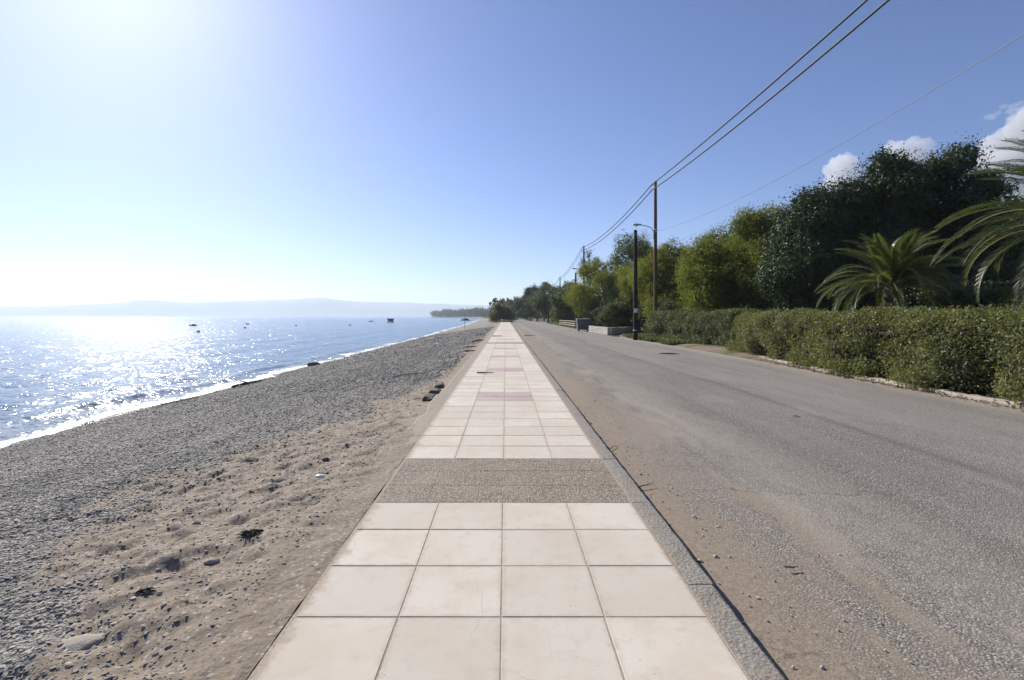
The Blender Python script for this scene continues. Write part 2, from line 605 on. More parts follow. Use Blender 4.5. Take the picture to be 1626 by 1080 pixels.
def make_ground():
    m = Mat('soil')
    p = m.pos()
    n = m.noise(p, 14, 6, .7); b = m.noise(p, .5, 4)
    c = m.ramp(n, [(.25, (.12, .09, .062)), (.55, (.25, .20, .145)), (.8, (.34, .28, .21))])
    g = m.ramp(m.noise(p, 40, 4), [(.3, (.045, .06, .02)), (.7, (.12, .13, .05))])
    c = m.mix(m.rng(b, .42, .58, 0, .75), c, g)
    m.set(base=c, rough=.95, spec=.15)
    m.bump(n, .8, .04)
    return m.m


M_soil = make_ground()


def make_water():
    m = Mat('sea_water')
    p = m.pos()
    mp = m.node('ShaderNodeMapping'); m.l.new(p, mp.inputs[0])
    mp.inputs['Rotation'].default_value = (0, 0, R(18)); mp.inputs['Scale'].default_value = (.8, 1.25, 1)
    q = mp.outputs[0]
    shallow = m.attr('shallow')
    c = m.mix(shallow, (.016, .075, .155), (.10, .125, .115))
    m.set(base=c, rough=.16, spec=.5, ior=1.333)
    a = m.noise(q, .55, 3, .6, dist=.4)
    b = m.noise(q, 2.1, 2, .5, dist=.6)
    d = m.noise(q, 6.5, 1, .5)
    h = m.math('ADD', m.math('MULTIPLY', a, .9), m.math('ADD', m.math('MULTIPLY', b, .42), m.math('MULTIPLY', d, .10)))
    pr = m.bump(h, 1.0, .17)
    # cat's paws: scattered patches of short steep ripples
    msk = m.math('MULTIPLY', m.rng(m.noise(q, .42, 3, .6), .53, .68), m.rng(m.noise(q, 1.7, 2, .5), .48, .64))
    rp = m.noise(q, 2.6, 2, .55, dist=.8)
    m.bump(m.math('MULTIPLY', m.math('SUBTRACT', rp, .5), msk), 1.0, .75, pr)
    return m.m


M_water = make_water()


def make_foam():
    m = Mat('sea_foam')
    p = m.pos()
    n = m.noise(p, 7, 6, .7); v = m.voro(p, 5.0)
    e = m.attr('edge')
    n2 = m.noise(p, 1.1, 3)
    a = m.math('ADD', m.math('MULTIPLY', e, .92), m.math('MULTIPLY', m.math('SUBTRACT', n, .5), 2.2))
    a = m.math('ADD', a, m.math('MULTIPLY', m.math('SUBTRACT', n2, .5), 1.5))
    a = m.math('SUBTRACT', a, m.math('MULTIPLY', m.rng(m.voro(p, 3.2), .0, .5, .55, 0.0), .8))
    al = m.rng(a, .22, .72, 0.0, .93)
    m.set(base=(.82, .84, .85), rough=.6)
    m.l.new(al, m.b.inputs['Alpha'])
    m.bump(n, .8, .04)
    return m.m


M_foam = make_foam()


def make_wood(name, a, b, sc=(14, 14, .8)):
    m = Mat(name)
    p = m.pos(sc, obj=True)
    n = m.noise(p, 1.4, 6, .65)
    c = m.ramp(n, [(.28, a), (.7, b)])
    m.set(base=c, rough=.85, spec=.2)
    m.bump(n, .6, .015)
    return m.m


M_polewood = make_wood('weathered_pole', (.055, .035, .022), (.20, .115, .058))
M_darkpole = make_wood('tarred_pole', (.012, .011, .011), (.045, .038, .033))
M_bark = make_wood('bark', (.05, .037, .026), (.16, .125, .09), (8, 8, 2))
M_rail = make_wood('bleached_rail', (.34, .30, .22), (.58, .53, .42), (4, 4, 20))
M_drift = make_wood('driftwood', (.07, .055, .042), (.24, .20, .155), (10, 3, 10))
M_twig = simple('dead_twig', (.10, .07, .045), .9)
M_metal = simple('galvanised', (.34, .35, .36), .45, .2, 12, .05, .6)
M_lamp = simple('lamp_shell', (.42, .43, .44), .4, .12, 9, .03, .3)
M_lens = simple('lamp_lens', (.75, .73, .66), .2, .1, 9, 0)
M_cable = simple('black_cable', (.010, .010, .011), .6, .2, 3, 0)
M_thin = simple('grey_cable', (.20, .20, .21), .5, .2, 3, 0)
M_ceramic = simple('insulator', (.20, .15, .11), .25, .2, 4, 0)
M_white = simple('white_paint', (.80, .79, .77), .5, .06, 8, .05)
M_globe = simple('opal_globe', (.80, .79, .80), .25, .03, 3, 0)
M_rubber = simple('rubber', (.02, .02, .02), .8, .3, 9, .1)
M_bin = simple('bin_plastic', (.105, .115, .125), .55, .25, 5, .1)
M_binlid = simple('bin_lid', (.13, .14, .15), .5, .2, 5, .1)
M_iron = simple('cast_iron', (.05, .046, .042), .65, .35, 20, .4, .3)
M_block = simple('dark_block', (.10, .085, .07), .85, .35, 10, .6)
M_stone = simple('rubble_stone', (.50, .475, .435), .9, .35, 7, .6)
M_palestone = simple('beach_stone', (.32, .285, .235), .9, .35, 14, .5)
M_weed = simple('dry_seaweed', (.055, .043, .031), .9, .4, 10, .5)
M_hull_dark = simple('hull_dark', (.035, .045, .07), .4, .25, 4, .05)
M_hull_white = simple('hull_white', (.62, .63, .64), .4, .12, 4, .05)
M_navy = simple('navy_canvas', (.012, .035, .075), .8, .2, 3, .1)
M_person = simple('dark_clothes', (.03, .03, .035), .9, .2, 6, .05)
M_brolly = simple('faded_blue_canvas', (.045, .07, .10), .8, .25, 3, .2)
M_buoy = simple('buoy_plastic', (.06, .03, .03), .5, .2, 3, 0)
M_glass = simple('car_glass', (.02, .024, .03), .08, .1, 3, 0, 0, .6)
M_car_silver = simple('car_paint_blue', (.13, .17, .30), .3, .06, 3, 0, .35)
M_car_dark = simple('car_paint_dark', (.05, .055, .085), .3, .06, 3, 0, .35)
M_hub = simple('wheel_rim', (.35, .35, .36), .35, .1, 6, 0, .7)
M_lampglass = simple('headlamp', (.65, .65, .66), .15, .05, 5, 0)
M_redglass = simple('tail_lamp', (.30, .02, .02), .2, .05, 5, 0)
M_hill = simple('far_hill', (.13, .15, .12), .95, .35, .004, 0)

L_dark = leaf_mat('leaf_dark_glossy', (.016, .031, .010), (.056, .088, .026), .5, .16, (.09, .14, .03), .7, .28)
L_pine = leaf_mat('leaf_pine', (.042, .066, .016), (.120, .150, .034), .6, .45, (.30, .34, .05), .6, .2)
L_pine2 = leaf_mat('leaf_pine_yellow', (.052, .072, .016), (.135, .160, .036), .6, .45, (.31, .345, .055), .6, .2)
L_mid = leaf_mat('leaf_mid', (.034, .056, .017), (.100, .130, .036), .5, .32, (.17, .22, .05), .7, .35)
L_hedge = leaf_mat('leaf_hedge', (.030, .052, .018), (.120, .150, .060), .5, .30, (.24, .26, .06), 1.6, .4)
L_hedge2 = leaf_mat('leaf_hedge_yellow', (.032, .050, .015), (.155, .168, .060), .5, .34, (.34, .34, .07), .9, .4)
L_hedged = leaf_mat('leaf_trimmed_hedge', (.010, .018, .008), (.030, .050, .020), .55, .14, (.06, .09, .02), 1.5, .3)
L_tam = leaf_mat('leaf_tamarisk', (.085, .085, .040), (.20, .17, .085), .75, .4, (.26, .23, .10), .5, .2)
L_sparse = leaf_mat('leaf_grey_pine', (.04, .05, .035), (.09, .10, .07), .7, .3, (.14, .15, .08), .5, .2)
L_palm = leaf_mat('leaf_palm', (.030, .050, .014), (.085, .110, .032), .42, .28, (.20, .24, .05), 1.2, .45)
L_rachis = simple('palm_rachis', (.15, .15, .055), .5, .2, 8, .1)
L_far = leaf_mat('leaf_far', (.03, .042, .02), (.07, .085, .04), .8, .2, (.1, .12, .05), .05, .2)
L_grass = leaf_mat('leaf_grass', (.07, .085, .022), (.20, .20, .06), .7, .35, (.3, .3, .07), 2, .2)
M_deadleaf = leaf_mat('leaf_litter', (.10, .055, .03), (.27, .17, .09), .8, .1, (.2, .1, .05), 4, .2)


def make_cloud(name, dens):
    m = bpy.data.materials.new(name)
    m.use_nodes = True
    m.node_tree.nodes.clear()
    o = m.node_tree.nodes.new('ShaderNodeOutputMaterial')
    v = m.node_tree.nodes.new('ShaderNodeVolumePrincipled')
    v.inputs['Color'].default_value = (.99, .99, 1.0, 1)
    v.inputs['Density'].default_value = dens
    v.inputs['Anisotropy'].default_value = .25
    m.node_tree.links.new(v.outputs[0], o.inputs['Volume'])
    return m


M_cloud = make_cloud('cloud', .0032)
M_wisp = make_cloud('cloud_wisp', .0016)

# ------------------------------------------------------------------ terrain
WATER = -1.60
ROAD_Z = -0.12


def shore_x(y):
    y = np.asarray(y, float)
    s = np.interp(y, [-200, 0, 60, 175, 400, 700, 950, 1100, 1300, 1400, 1440],
                  [-12.6, -12.0, -12.0, -13.8, -21, -40, -90, -150, -205, -218, -130])
    return s + .22 * vnoise(y * .30, y * 0, 3.0) + .10 * vnoise(y * 1.1, y * 0, 9.0)


def beach_base(x, y):
    u = (-1.36 - x) / (-1.36 - shore_x(y))
    drop = -.003 - .085 * sstep(5.5, 9.5, y)
    return drop + np.where(u > 0, (WATER - drop) * np.where(u < 1, np.abs(u) ** 1.18, 1 + (u - 1) * 1.18), 0)


def pebble_mask(x, y):
    xb = np.interp(y, [0, 1.5, 2.4, 3.4, 4.6, 6.2, 8.5, 12, 16, 40, 120], [-1.85, -2.0, -2.4, -3.3, -4.1, -3.3, -2.4, -1.95, -1.8, -1.7, -1.6])
    n = fbm(x * .8, y * .55, 2.0, 5, 4) * 1.1
    return sstep(-1.0, .9, (xb - x) + n * 1.5)


def beach_z(x, y, detail=True):
    z = beach_base(x, y)
    z = z + sstep(-1.5, -1.3, x) * (.016 * fbm(x * 6, y * 3.2, 2.0, 91, 4) - .001) * sstep(12, 7, y)
    if detail:
        pm = pebble_mask(x, y)
        near = sstep(60, 25, y)
        up = .14 + .86 * sstep(-1.12, -1.75, x)
        lump = fbm(x * 3.1, y * 4.4, .5, 21, 3)
        dim = vnoise(x * 6.5, y * 8.5, 1.5, 33)
        dim2 = vnoise(x * 15, y * 17, 1.5, 44)
        z = z + near * up * ((1 - pm) * (.028 * lump + .034 * dim - .032 * np.maximum(0, -dim - .25) + .013 * dim2)
                             + pm * (.018 * lump + .014 * dim + .008 * dim2))
        z = z + .05 * up * fbm(x * .45, y * .35, .2, 8, 2) * sstep(-12, -10.5, x)
    return z


def build_beach():
    ys = [-40, -20, -8, -3, 0]
    y = .4
    while y < 1450:
        ys.append(y); y += max(.022, .0062 * y) if y < 60 else .03 * y
    ys.append(1450)
    ys = np.array(ys)
    # offset from inner edge, dense near the walk
    nu = 330
    t = np.linspace(0, 1, nu)
    u = 1.22 * (0.35 * t + .65 * t ** 2.0)
    Y = np.repeat(ys[:, None], nu, 1)
    inner = -1.045
    xs = shore_x(Y)
    X = inner + (xs - inner) * u[None, :]
    Z = beach_z(X, Y)
    V = np.stack([X, Y, Z], -1).reshape(-1, 3)
    F = grid_faces(len(ys), nu)[:, ::-1]
    me = np_mesh('beach', V, F)
    pm = pebble_mask(X, Y).ravel().astype(np.float32)
    w = sstep(.90, .985, u[None, :] + .012 * vnoise(Y * .8, X * 0, 1.0)).ravel().astype(np.float32)
    a = me.attributes.new('pebble', 'FLOAT', 'POINT'); a.data.foreach_set('value', pm)
    a = me.attributes.new('wet', 'FLOAT', 'POINT'); a.data.foreach_set('value', w)
    o = link('beach', me, None, M_beach)
    tag(o, 'grey pebble and tan sand beach sloping down to the sea', 'beach', None, 'structure')


build_beach()


def build_ground():
    # land right of the beach, one sheet to the horizon
    ys = np.array([-120, -40, -10, 0, 5, 10, 15, 20, 25, 30, 35, 40, 45, 50, 60, 70, 80, 100, 130, 170, 250, 400, 700, 950, 1100, 1300, 1400, 1445.])
    xo = np.array([0, 2.6, 5, 9.95, 10.8, 13, 18, 25, 40, 80, 200, 600, 2500])
    Y = np.repeat(ys[:, None], len(xo), 1)
    X = np.repeat((-1.31 + xo)[None, :], len(ys), 0)
    right = sstep(8.75, 9.6, X)
    Z = -.16 + .14 * right + .06 * right * vnoise(X * .3, Y * .3, 1.0)
    Z = np.where(X < 8.6, -.16, Z)
    Z[:, 0] = -.13
    me = np_mesh('ground', np.stack([X, Y, Z], -1).reshape(-1, 3), grid_faces(len(ys), len(xo)))
    tag(link('ground', me, None, M_soil), 'brown soil and dry grass ground under the gardens', 'ground', None, 'structure')
    # far headland
    ys2 = np.linspace(700, 1445, 40)
    t = np.linspace(0, 1, 12)
    Y = np.repeat(ys2[:, None], 12, 1)
    X = shore_x(Y) * (1 - t) + 0 * t + 6 * (1 - t)
    Z = WATER + .4 + 1.6 * sstep(0, .15, t)[None, :] + 0 * X
    me = np_mesh('headland', np.stack([X, Y, Z], -1).reshape(-1, 3), grid_faces(40, 12))
    tag(link('headland', me, None, M_soil), 'low tree covered headland closing the bay far beyond the umbrella', 'headland', None, 'structure')


build_ground()


def build_road():
    ys = np.array([-30, -5, 0, 2, 4, 7, 10, 14, 18, 22, 28, 36, 46, 58, 70, 90, 120, 150, 190, 240, 300.])
    xs = np.array([1.0, 1.5, 2.2, 3.5, 5, 6.5, 8, 9.2])
    X, Y = np.meshgrid(xs, ys)
    X = X.copy()
    X[:, -1] = 9.15 + np.interp(ys, [7, 14, 22, 35, 40], [0, .0, .55, .5, -.4])
    Z = ROAD_Z + .035 * np.sin((X - 1) / 8.2 * PI) + 0 * Y
    Z[:, 0] = ROAD_Z; Z[:, -1] = ROAD_Z
    Z = Z + .0
    me = np_mesh('road', np.stack([X, Y, Z], -1).reshape(-1, 3), grid_faces(len(ys), len(xs)))
    tag(link('road', me, None, M_asphalt), 'worn grey asphalt road with sandy dust along the kerb', 'road', None, 'structure')


build_road()


# ------------------------------------------------------------------ sea
def build_sea():
    r = [6.0]
    while r[-1] < 140: r.append(r[-1] * 1.0075)
    while r[-1] < 6300: r.append(r[-1] * 1.06)
    r = np.array(r)
    az = np.concatenate([np.linspace(-178, -52, 40)[:-1], np.linspace(-52, 3, 300), np.linspace(3, 40, 12)[1:]])
    A, Rr = np.meshgrid(np.radians(az), r)
    X = Rr * np.sin(A); Y = Rr * np.cos(A)
    off = shore_x(Y) - X                      # metres out from the shore
    far = sstep(260, 60, Rr)
    z = .030 * vnoise(X * .55 + 3, Y * .42, .3, 3) + .022 * vnoise(X * 1.3 - Y * .5, Y * 1.4 + X * .3, .6, 4) + .010 * vnoise(X * 3.1, Y * 3.6, .9, 6)
    # small swell running in, its crest parallel to the shore
    ph = off + .5 * vnoise(Y * .12, X * 0, 2.0) + .25 * vnoise(Y * .5, X * 0, 5.0)
    am = .5 + .5 * vnoise(Y * .17, X * 0, 7.0)
    z = z + .13 * am * np.exp(-((ph - 1.7) / .38) ** 2) * (1 + .2 * vnoise(Y * 2, X * 2))
    z = z + .06 * np.exp(-((ph - 4.6) / .8) ** 2) * am + .035 * np.sin(ph * 1.1) * sstep(3, 7, ph) * sstep(60, 20, ph)
    z = z * far
    z = np.where(off < .4, z * .2, z)
    V = np.stack([X, Y, WATER + z], -1).reshape(-1, 3)
    me = np_mesh('sea', V, grid_faces(len(r), len(az))[:, ::-1])
    a = me.attributes.new('shallow', 'FLOAT', 'POINT')
    a.data.foreach_set('value', (sstep(5.0, -.3, off) * .8).ravel().astype(np.float32))
    tag(link('sea', me, None, M_water), 'blue rippled sea glittering in the sun', 'sea', None, 'structure')


build_sea()


def build_foam():
    y = [-6.0]
    while y[-1] < 420: y.append(y[-1] + max(.10, .008 * abs(y[-1])))
    y = np.array(y)
    nc = 15
    t = np.linspace(-1, 1, nc)
    wobble = .35 * vnoise(y * .45, y * 0, 1.0, 51) + .18 * vnoise(y * 1.6, y * 0, 1.0, 52)
    out = .55 + .75 * sstep(-.3, .8, vnoise(y * .22, y * 0, 4.0, 53)) + .25 * vnoise(y * .9, y * 0, 2.0, 54)
    inn = .45 + .2 * vnoise(y * .6, y * 0, 3.0, 55)
    Y = np.repeat(y[:, None], nc, 1)
    T = np.repeat(t[None, :], len(y), 0)
    X = shore_x(Y) + wobble[:, None] + np.where(T < 0, T * out[:, None], T * inn[:, None])
    zb = beach_base(X, Y)
    Z = np.maximum(beach_z(X, Y), WATER + .005) + .010 + .012 * np.abs(vnoise(X * 4, Y * 4, 1.0, 60)) * sstep(80, 20, Y)
    me = np_mesh('sea_foam', np.stack([X, Y, Z], -1).reshape(-1, 3), grid_faces(len(y), nc))
    a = me.attributes.new('edge', 'FLOAT', 'POINT')
    e = np.where(T < 0, 1 - np.abs(T) ** 1.2, 1 - np.abs(T) ** 4)
    a.data.foreach_set('value', e.ravel().astype(np.float32))
    tag(link('sea_foam', me, None, M_foam), 'white foam line where the small waves run up the pebbles', 'foam', None, 'stuff')


build_foam()

# ------------------------------------------------------------------ far hills
HILL_Y = 5600


def build_hills():
    px = [-900, -500, -200, 0, 20, 60, 120, 180, 215, 260, 290, 330, 380, 425, 455, 490, 520, 560, 610, 650, 700, 760, 830, 1000, 1300, 1700]
    py = [490, 480, 484, 487, 485.5, 487, 484, 481, 476.5, 477, 479.5, 479.5, 477.5, 475.5, 477, 472, 473.5, 478, 479.5, 480.5, 482, 484.5, 485, 480, 476, 482]
    gx = np.linspace(-850, 1650, 300)
    top = np.interp(gx, px, py)
    Xs = (gx - 803) / 800 * HILL_Y
    Hh = (502 - top) / 800 * HILL_Y
    Hh = Hh + 7 * fbm(Xs * .006, Xs * 0, 1.0, 3, 4)
    prof = np.array([0, .12, .35, .7, 1.0, .6, 0])
    dy = np.array([-520, -420, -300, -140, 0, 200, 500])
    X = np.repeat(Xs[None, :], 7, 0)
    Y = HILL_Y + np.repeat(dy[:, None], len(Xs), 1) + 60 * vnoise(X * .004, np.repeat(dy[:, None], len(Xs), 1) * .01, 2.0)
    Z = WATER - .5 + prof[:, None] * (Hh[None, :] + EYE) * (1 + .18 * vnoise(X * .008, Y * .01, 4.0) * (prof[:, None] < .99))
    me = np_mesh('hills', np.stack([X, Y, Z], -1).reshape(-1, 3), grid_faces(7, len(Xs)))
    tag(link('hills', me, None, M_hill), 'pale blue hills on the far side of the bay', 'hills', None, 'structure')


build_hills()

# ------------------------------------------------------------------ pavement
pave = link('pavement', None)
pave.empty_display_size = .3
tag(pave, 'straight seaside pavement of square pale concrete slabs with dark and pink bands', 'pavement', None, 'structure')
CX, TS, GAP = -0.02, 0.5, 0.0065
PAV_END = 124.0


def slab_mesh(name, lx, ly, h=.04, bev=.0025):
    return MB().box((0, 0, -h / 2), (lx, ly, h), 0, bev).mesh(name)


sm = [slab_mesh('paving_slab', TS - GAP, TS - GAP)]
ag = slab_mesh('aggregate_paver', .4 - .0035, .402 - .0035, .04, .002)
for q in sm: q.materials.append(M_slab)
ag.materials.append(M_agg)
pk = sm[0].copy(); pk.materials.clear(); pk.materials.append(M_pink)

rows = []          # (y0, kind)
y = 3.945 - TS * 8
while y < 3.94:
    rows.append((y, 'p')); y += TS
y = 3.945
edge_y = [3.945, 26.7, 49.4, 72.1, 94.8]
bands = []
for b in edge_y:
    bands.append(b)
    y = b + 1.215
    n = 0
    nxt = b + 22.755
    nrow = int(round((nxt - y) / TS))
    step = (nxt - y) / nrow
    for i in range(nrow):
        k = 'k' if (i % 9) in (7, 8) else 'p'
        if y + step < PAV_END: rows.append((y, k))
        y += step
rr = random.Random(3)
farS, farP = MB(), MB()
count = 0
for y0, k in rows:
    for c in range(4):
        x0 = CX + (c - 1.5) * TS
        pinkish = k == 'k' and c in (1, 2)
        if y0 < 33 and count < 296:
            o = bpy.data.objects.new('paving_slab', pk if pinkish else sm[0])
            C.objects.link(o); o.parent = pave
            o.location = (x0 + rr.uniform(-.002, .002), y0 + TS / 2 + rr.uniform(-.0015, .0015), rr.uniform(-.0010, .0016))
            o.rotation_euler = (rr.uniform(-.002, .002), rr.uniform(-.002, .002), rr.uniform(-.003, .003) + rr.choice((0, PI / 2, PI, -PI / 2)))
            count += 1
        else:
            (farP if pinkish else farS).box((x0, y0 + TS / 2, -.02 + rr.uniform(-.001, .001)), (TS - GAP, TS - GAP, .04))
tag(farS.build('far_slabs', M_slab, pave), kind='stuff')
tag(farP.build('far_pink_slabs', M_pink, pave), kind='stuff')
fa = MB()
for b in bands:
    for i in range(3):
        for c in range(5):
            p = (CX + (c - 2) * .4, b + .006 + .2 + i * .402)
            if b < 30:
                o = bpy.data.objects.new('aggregate_paver', ag)
                C.objects.link(o); o.parent = pave
                o.location = (p[0], p[1], rr.uniform(-.0012, .0004)); o.rotation_euler = (rr.uniform(-.0015, .0015), rr.uniform(-.0015, .0015), 0)
            else:
                fa.box((p[0], p[1], -.0205), (.394, .396, .04))
tag(fa.build('far_aggregate_pavers', M_agg, pave), kind='stuff')
# mortar bed under the slabs
mb = MB()
mb.add([(CX - 1.02, -2, -.0026), (CX + 1.012, -2, -.0026), (CX + 1.012, PAV_END, -.0026), (CX - 1.02, PAV_END, -.0026)], [(0, 1, 2, 3)])
mb.build('mortar_bed', M_mortar, pave)

# concrete kerb on the road side
kerb = link('kerb', None); tag(kerb, 'rough grey concrete kerb between the pavement and the road', 'kerb', None, 'structure')


def kerb_mesh(L, seed):
    n = int(L / .04)
    ys = np.linspace(0.002, L - .002, n)
    prof = [(0, -.24), (0, -.004), (.012, .0), (.07, .001), (.132, -.001), (.147, -.012), (.150, -.10), (.150, -.24)]
    P = np.array(prof)
    Y = np.repeat(ys[:, None], len(P), 1)
    X = P[None, :, 0] + .005 * vnoise(Y * 9, P[None, :, 1] * 20 + seed, P[None, :, 0] * 30) * (P[None, :, 0] > .1)
    Z = P[None, :, 1] + .0035 * vnoise(Y * 16, P[None, :, 0] * 40 + seed * 7, 1.0) * (P[None, :, 1] > -.05)
    V = np.stack([X, Y, Z], -1).reshape(-1, 3)
    F = grid_faces(n, len(P))[:, ::-1]
    me = np_mesh('kerb_stone', V, F, False)
    me.materials.append(M_kerb)
    return me


km = [kerb_mesh(1.2, s) for s in range(4)]
KX = CX + 1.014
for i in range(50):
    o = bpy.data.objects.new('kerb_stone', km[i % 4]); C.objects.link(o); o.parent = kerb
    o.location = (KX + rr.uniform(-.004, .004), .35 - 2.4 + i * 1.2, rr.uniform(-.006, -.001))
fk = MB()
for i in range(50, 104):
    fk.box((KX + .075, .35 - 2.4 + i * 1.2 + .6, -.12), (.15, 1.19, .236))
tag(fk.build('far_kerb_stones', M_kerb, kerb), kind='stuff')


# poured concrete edging on the beach side
def build_edging():
    ys = [-2.0]
    while ys[-1] < 124: ys.append(ys[-1] + max(.04, .006 * ys[-1]))
    ys = np.array(ys)
    us = np.array([0, .04, .12, .2, .26, .3, .325])
    Y = np.repeat(ys[:, None], len(us), 1)
    X = CX - 1.004 - us[None, :] * .8 - (us[None, :] > .15) * .06 * fbm(Y * 1.3, us[None, :] * 0, 2.0, 71, 4) - (us[None, :] == 0) * 0
    X[:, 0] = CX - 1.006 - .010 * (fbm(ys * 2.5, ys * 0, 1.0, 77, 4) + .4).clip(0, 1)
    Z = -.010 + .005 * fbm(X * 8, Y * 6, 1.0, 72, 3) - .028 * sstep(.08, .28, us[None, :]) * sstep(9, 6, Y)
    Z = np.where(us[None, :] > .315, -.22, Z)
    me = np_mesh('edging', np.stack([X, Y, Z], -1).reshape(-1, 3), grid_faces(len(ys), len(us))[:, ::-1])
    tag(link('edging', me, None, M_edge), 'poured sandy concrete strip between the slabs and the beach', 'edging', None, 'structure')


build_edging()


# ------------------------------------------------------------------ pebbles (instances)
def build_pebbles():
    P, Sc, Ro = [], [], []

    def scatter(n, x0, x1, y0, y1, smin, smax, thr, seed):
        g = np.random.default_rng(seed)
        x = g.uniform(x0, x1, n); y = y0 + (y1 - y0) * g.uniform(0, 1, n) ** 1.15
        pm = pebble_mask(x, y)
        keep = g.uniform(0, 1, n) < (thr + (1 - thr) * pm)
        keep &= (x > shore_x(y) - .2) & (np.abs(x) < 1.12 * y + .9)
        x, y = x[keep], y[keep]
        n = len(x)
        s = smin + (smax - smin) * g.uniform(0, 1, n) ** 3.0
        z = beach_z(x, y) + s * .10
        P.append(np.stack([x, y, z], 1))
        Sc.append(np.stack([s * g.uniform(.8, 1.5, n), s * g.uniform(.6, 1.0, n), s * g.uniform(.28, .6, n)], 1))
        Ro.append(np.stack([g.normal(0, .28, n), g.normal(0, .28, n), g.uniform(0, 6.28, n)], 1))

    scatter(90000, -7, -1.3, 1.0, 7, .0025, .012, .30, 6)
    scatter(80000, -7, -1.4, 1.0, 7, .004, .015, .05, 1)
    scatter(130000, -13, -1.5, 4, 16, .006, .022, .04, 2)
    scatter(90000, -13, -1.6, 13, 34, .012, .038, .06, 3)
    scatter(26000, -13, -1.7, 30, 75, .03, .085, .05, 4)
    P, Sc, Ro = np.concatenate(P), np.concatenate(Sc), np.concatenate(Ro)
    me = bpy.data.meshes.new('pebbles')
    me.vertices.add(len(P)); me.vertices.foreach_set('co', P.astype(np.float32).ravel())
    for nm, d in (('scl', Sc), ('rot', Ro)):
        a = me.attributes.new(nm, 'FLOAT_VECTOR', 'POINT'); a.data.foreach_set('vector', d.astype(np.float32).ravel())
    me.materials.append(M_pebble)
    o = link('pebbles', me)
    tag(o, 'loose grey and tan pebbles lying on the beach', 'pebbles', None, 'stuff')
    ng = bpy.data.node_groups.new('pebble_scatter', 'GeometryNodeTree')
    ng.interface.new_socket('Geometry', in_out='INPUT', socket_type='NodeSocketGeometry')
    ng.interface.new_socket('Geometry', in_out='OUTPUT', socket_type='NodeSocketGeometry')
    N, Lk = ng.nodes, ng.links
    gi, go = N.new('NodeGroupInput'), N.new('NodeGroupOutput')
    ic = N.new('GeometryNodeMeshIcoSphere'); ic.inputs['Radius'].default_value = 1; ic.inputs['Subdivisions'].default_value = 2
    sp = N.new('GeometryNodeSetPosition')
    nt = N.new('ShaderNodeTexNoise'); nt.inputs['Scale'].default_value = 1.3
    vm = N.new('ShaderNodeVectorMath'); vm.operation = 'SUBTRACT'; vm.inputs[1].default_value = (.5, .5, .5)
    vs = N.new('ShaderNodeVectorMath'); vs.operation = 'SCALE'; vs.inputs['Scale'].default_value = .9
    Lk.new(nt.outputs['Color'], vm.inputs[0]); Lk.new(vm.outputs[0], vs.inputs[0]); Lk.new(vs.outputs[0], sp.inputs['Offset'])
    Lk.new(ic.outputs['Mesh'], sp.inputs['Geometry'])
    sh = N.new('GeometryNodeSetShadeSmooth'); Lk.new(sp.outputs[0], sh.inputs[0])
    mt = N.new('GeometryNodeSetMaterial'); mt.inputs['Material'].default_value = M_pebble
    Lk.new(sh.outputs[0], mt.inputs[0])
    ip = N.new('GeometryNodeInstanceOnPoints')
    a1 = N.new('GeometryNodeInputNamedAttribute'); a1.data_type = 'FLOAT_VECTOR'; a1.inputs[0].default_value = 'scl'
    a2 = N.new('GeometryNodeInputNamedAttribute'); a2.data_type = 'FLOAT_VECTOR'; a2.inputs[0].default_value = 'rot'
    Lk.new(gi.outputs[0], ip.inputs['Points']); Lk.new(mt.outputs[0], ip.inputs['Instance'])
    Lk.new(a1.outputs[0], ip.inputs['Scale']); Lk.new(a2.outputs[0], ip.inputs['Rotation'])
    Lk.new(ip.outputs[0], go.inputs[0])
    md = o.modifiers.new('scatter', 'NODES'); md.node_group = ng


build_pebbles()


# ------------------------------------------------------------------ vegetation
def leaves_mesh(name, P, Nrm, size, aspect=.55, seed=0, core=None, curl=.25):
    """one diamond quad per leaf; P (n,3) positions, Nrm (n,3) rough facing, size (n,)"""
    g = np.random.default_rng(seed)
    n = len(P)
    Nrm = Nrm / (np.linalg.norm(Nrm, axis=1, keepdims=True) + 1e-9)
    t = g.normal(size=(n, 3)); t -= Nrm * (t * Nrm).sum(1, keepdims=True); t /= np.linalg.norm(t, axis=1, keepdims=True) + 1e-9
    b = np.cross(Nrm, t)
    s = size[:, None]
    V = np.empty((n, 4, 3))
    V[:, 0] = P - t * s * .5
    V[:, 1] = P + b * s * aspect * .5 + Nrm * s * curl * .3
    V[:, 2] = P + t * s * .5 - Nrm * s * curl * .2
    V[:, 3] = P - b * s * aspect * .5 + Nrm * s * curl * .3
    V = V.reshape(-1, 3)
    F = np.arange(n * 4).reshape(-1, 4)
    if core is not None:
        cv, cf = core       # triangles -> degenerate-free quads not needed: build separately
        me = bpy.data.meshes.new(name)
        nV = np.concatenate([V, cv]).astype(np.float32)
        me.vertices.add(len(nV)); me.vertices.foreach_set('co', nV.ravel())
        loops = np.concatenate([F.ravel(), (cf + len(V)).ravel()]).astype(np.int32)
        starts = np.concatenate([np.arange(0, n * 4, 4), n * 4 + np.arange(0, len(cf) * 3, 3)]).astype(np.int32)
        me.loops.add(len(loops)); me.loops.foreach_set('vertex_index', loops)
        me.polygons.add(len(starts)); me.polygons.foreach_set('loop_start', starts)
        me.update(calc_edges=True)
        return me
    return np_mesh(name, V, F, False)


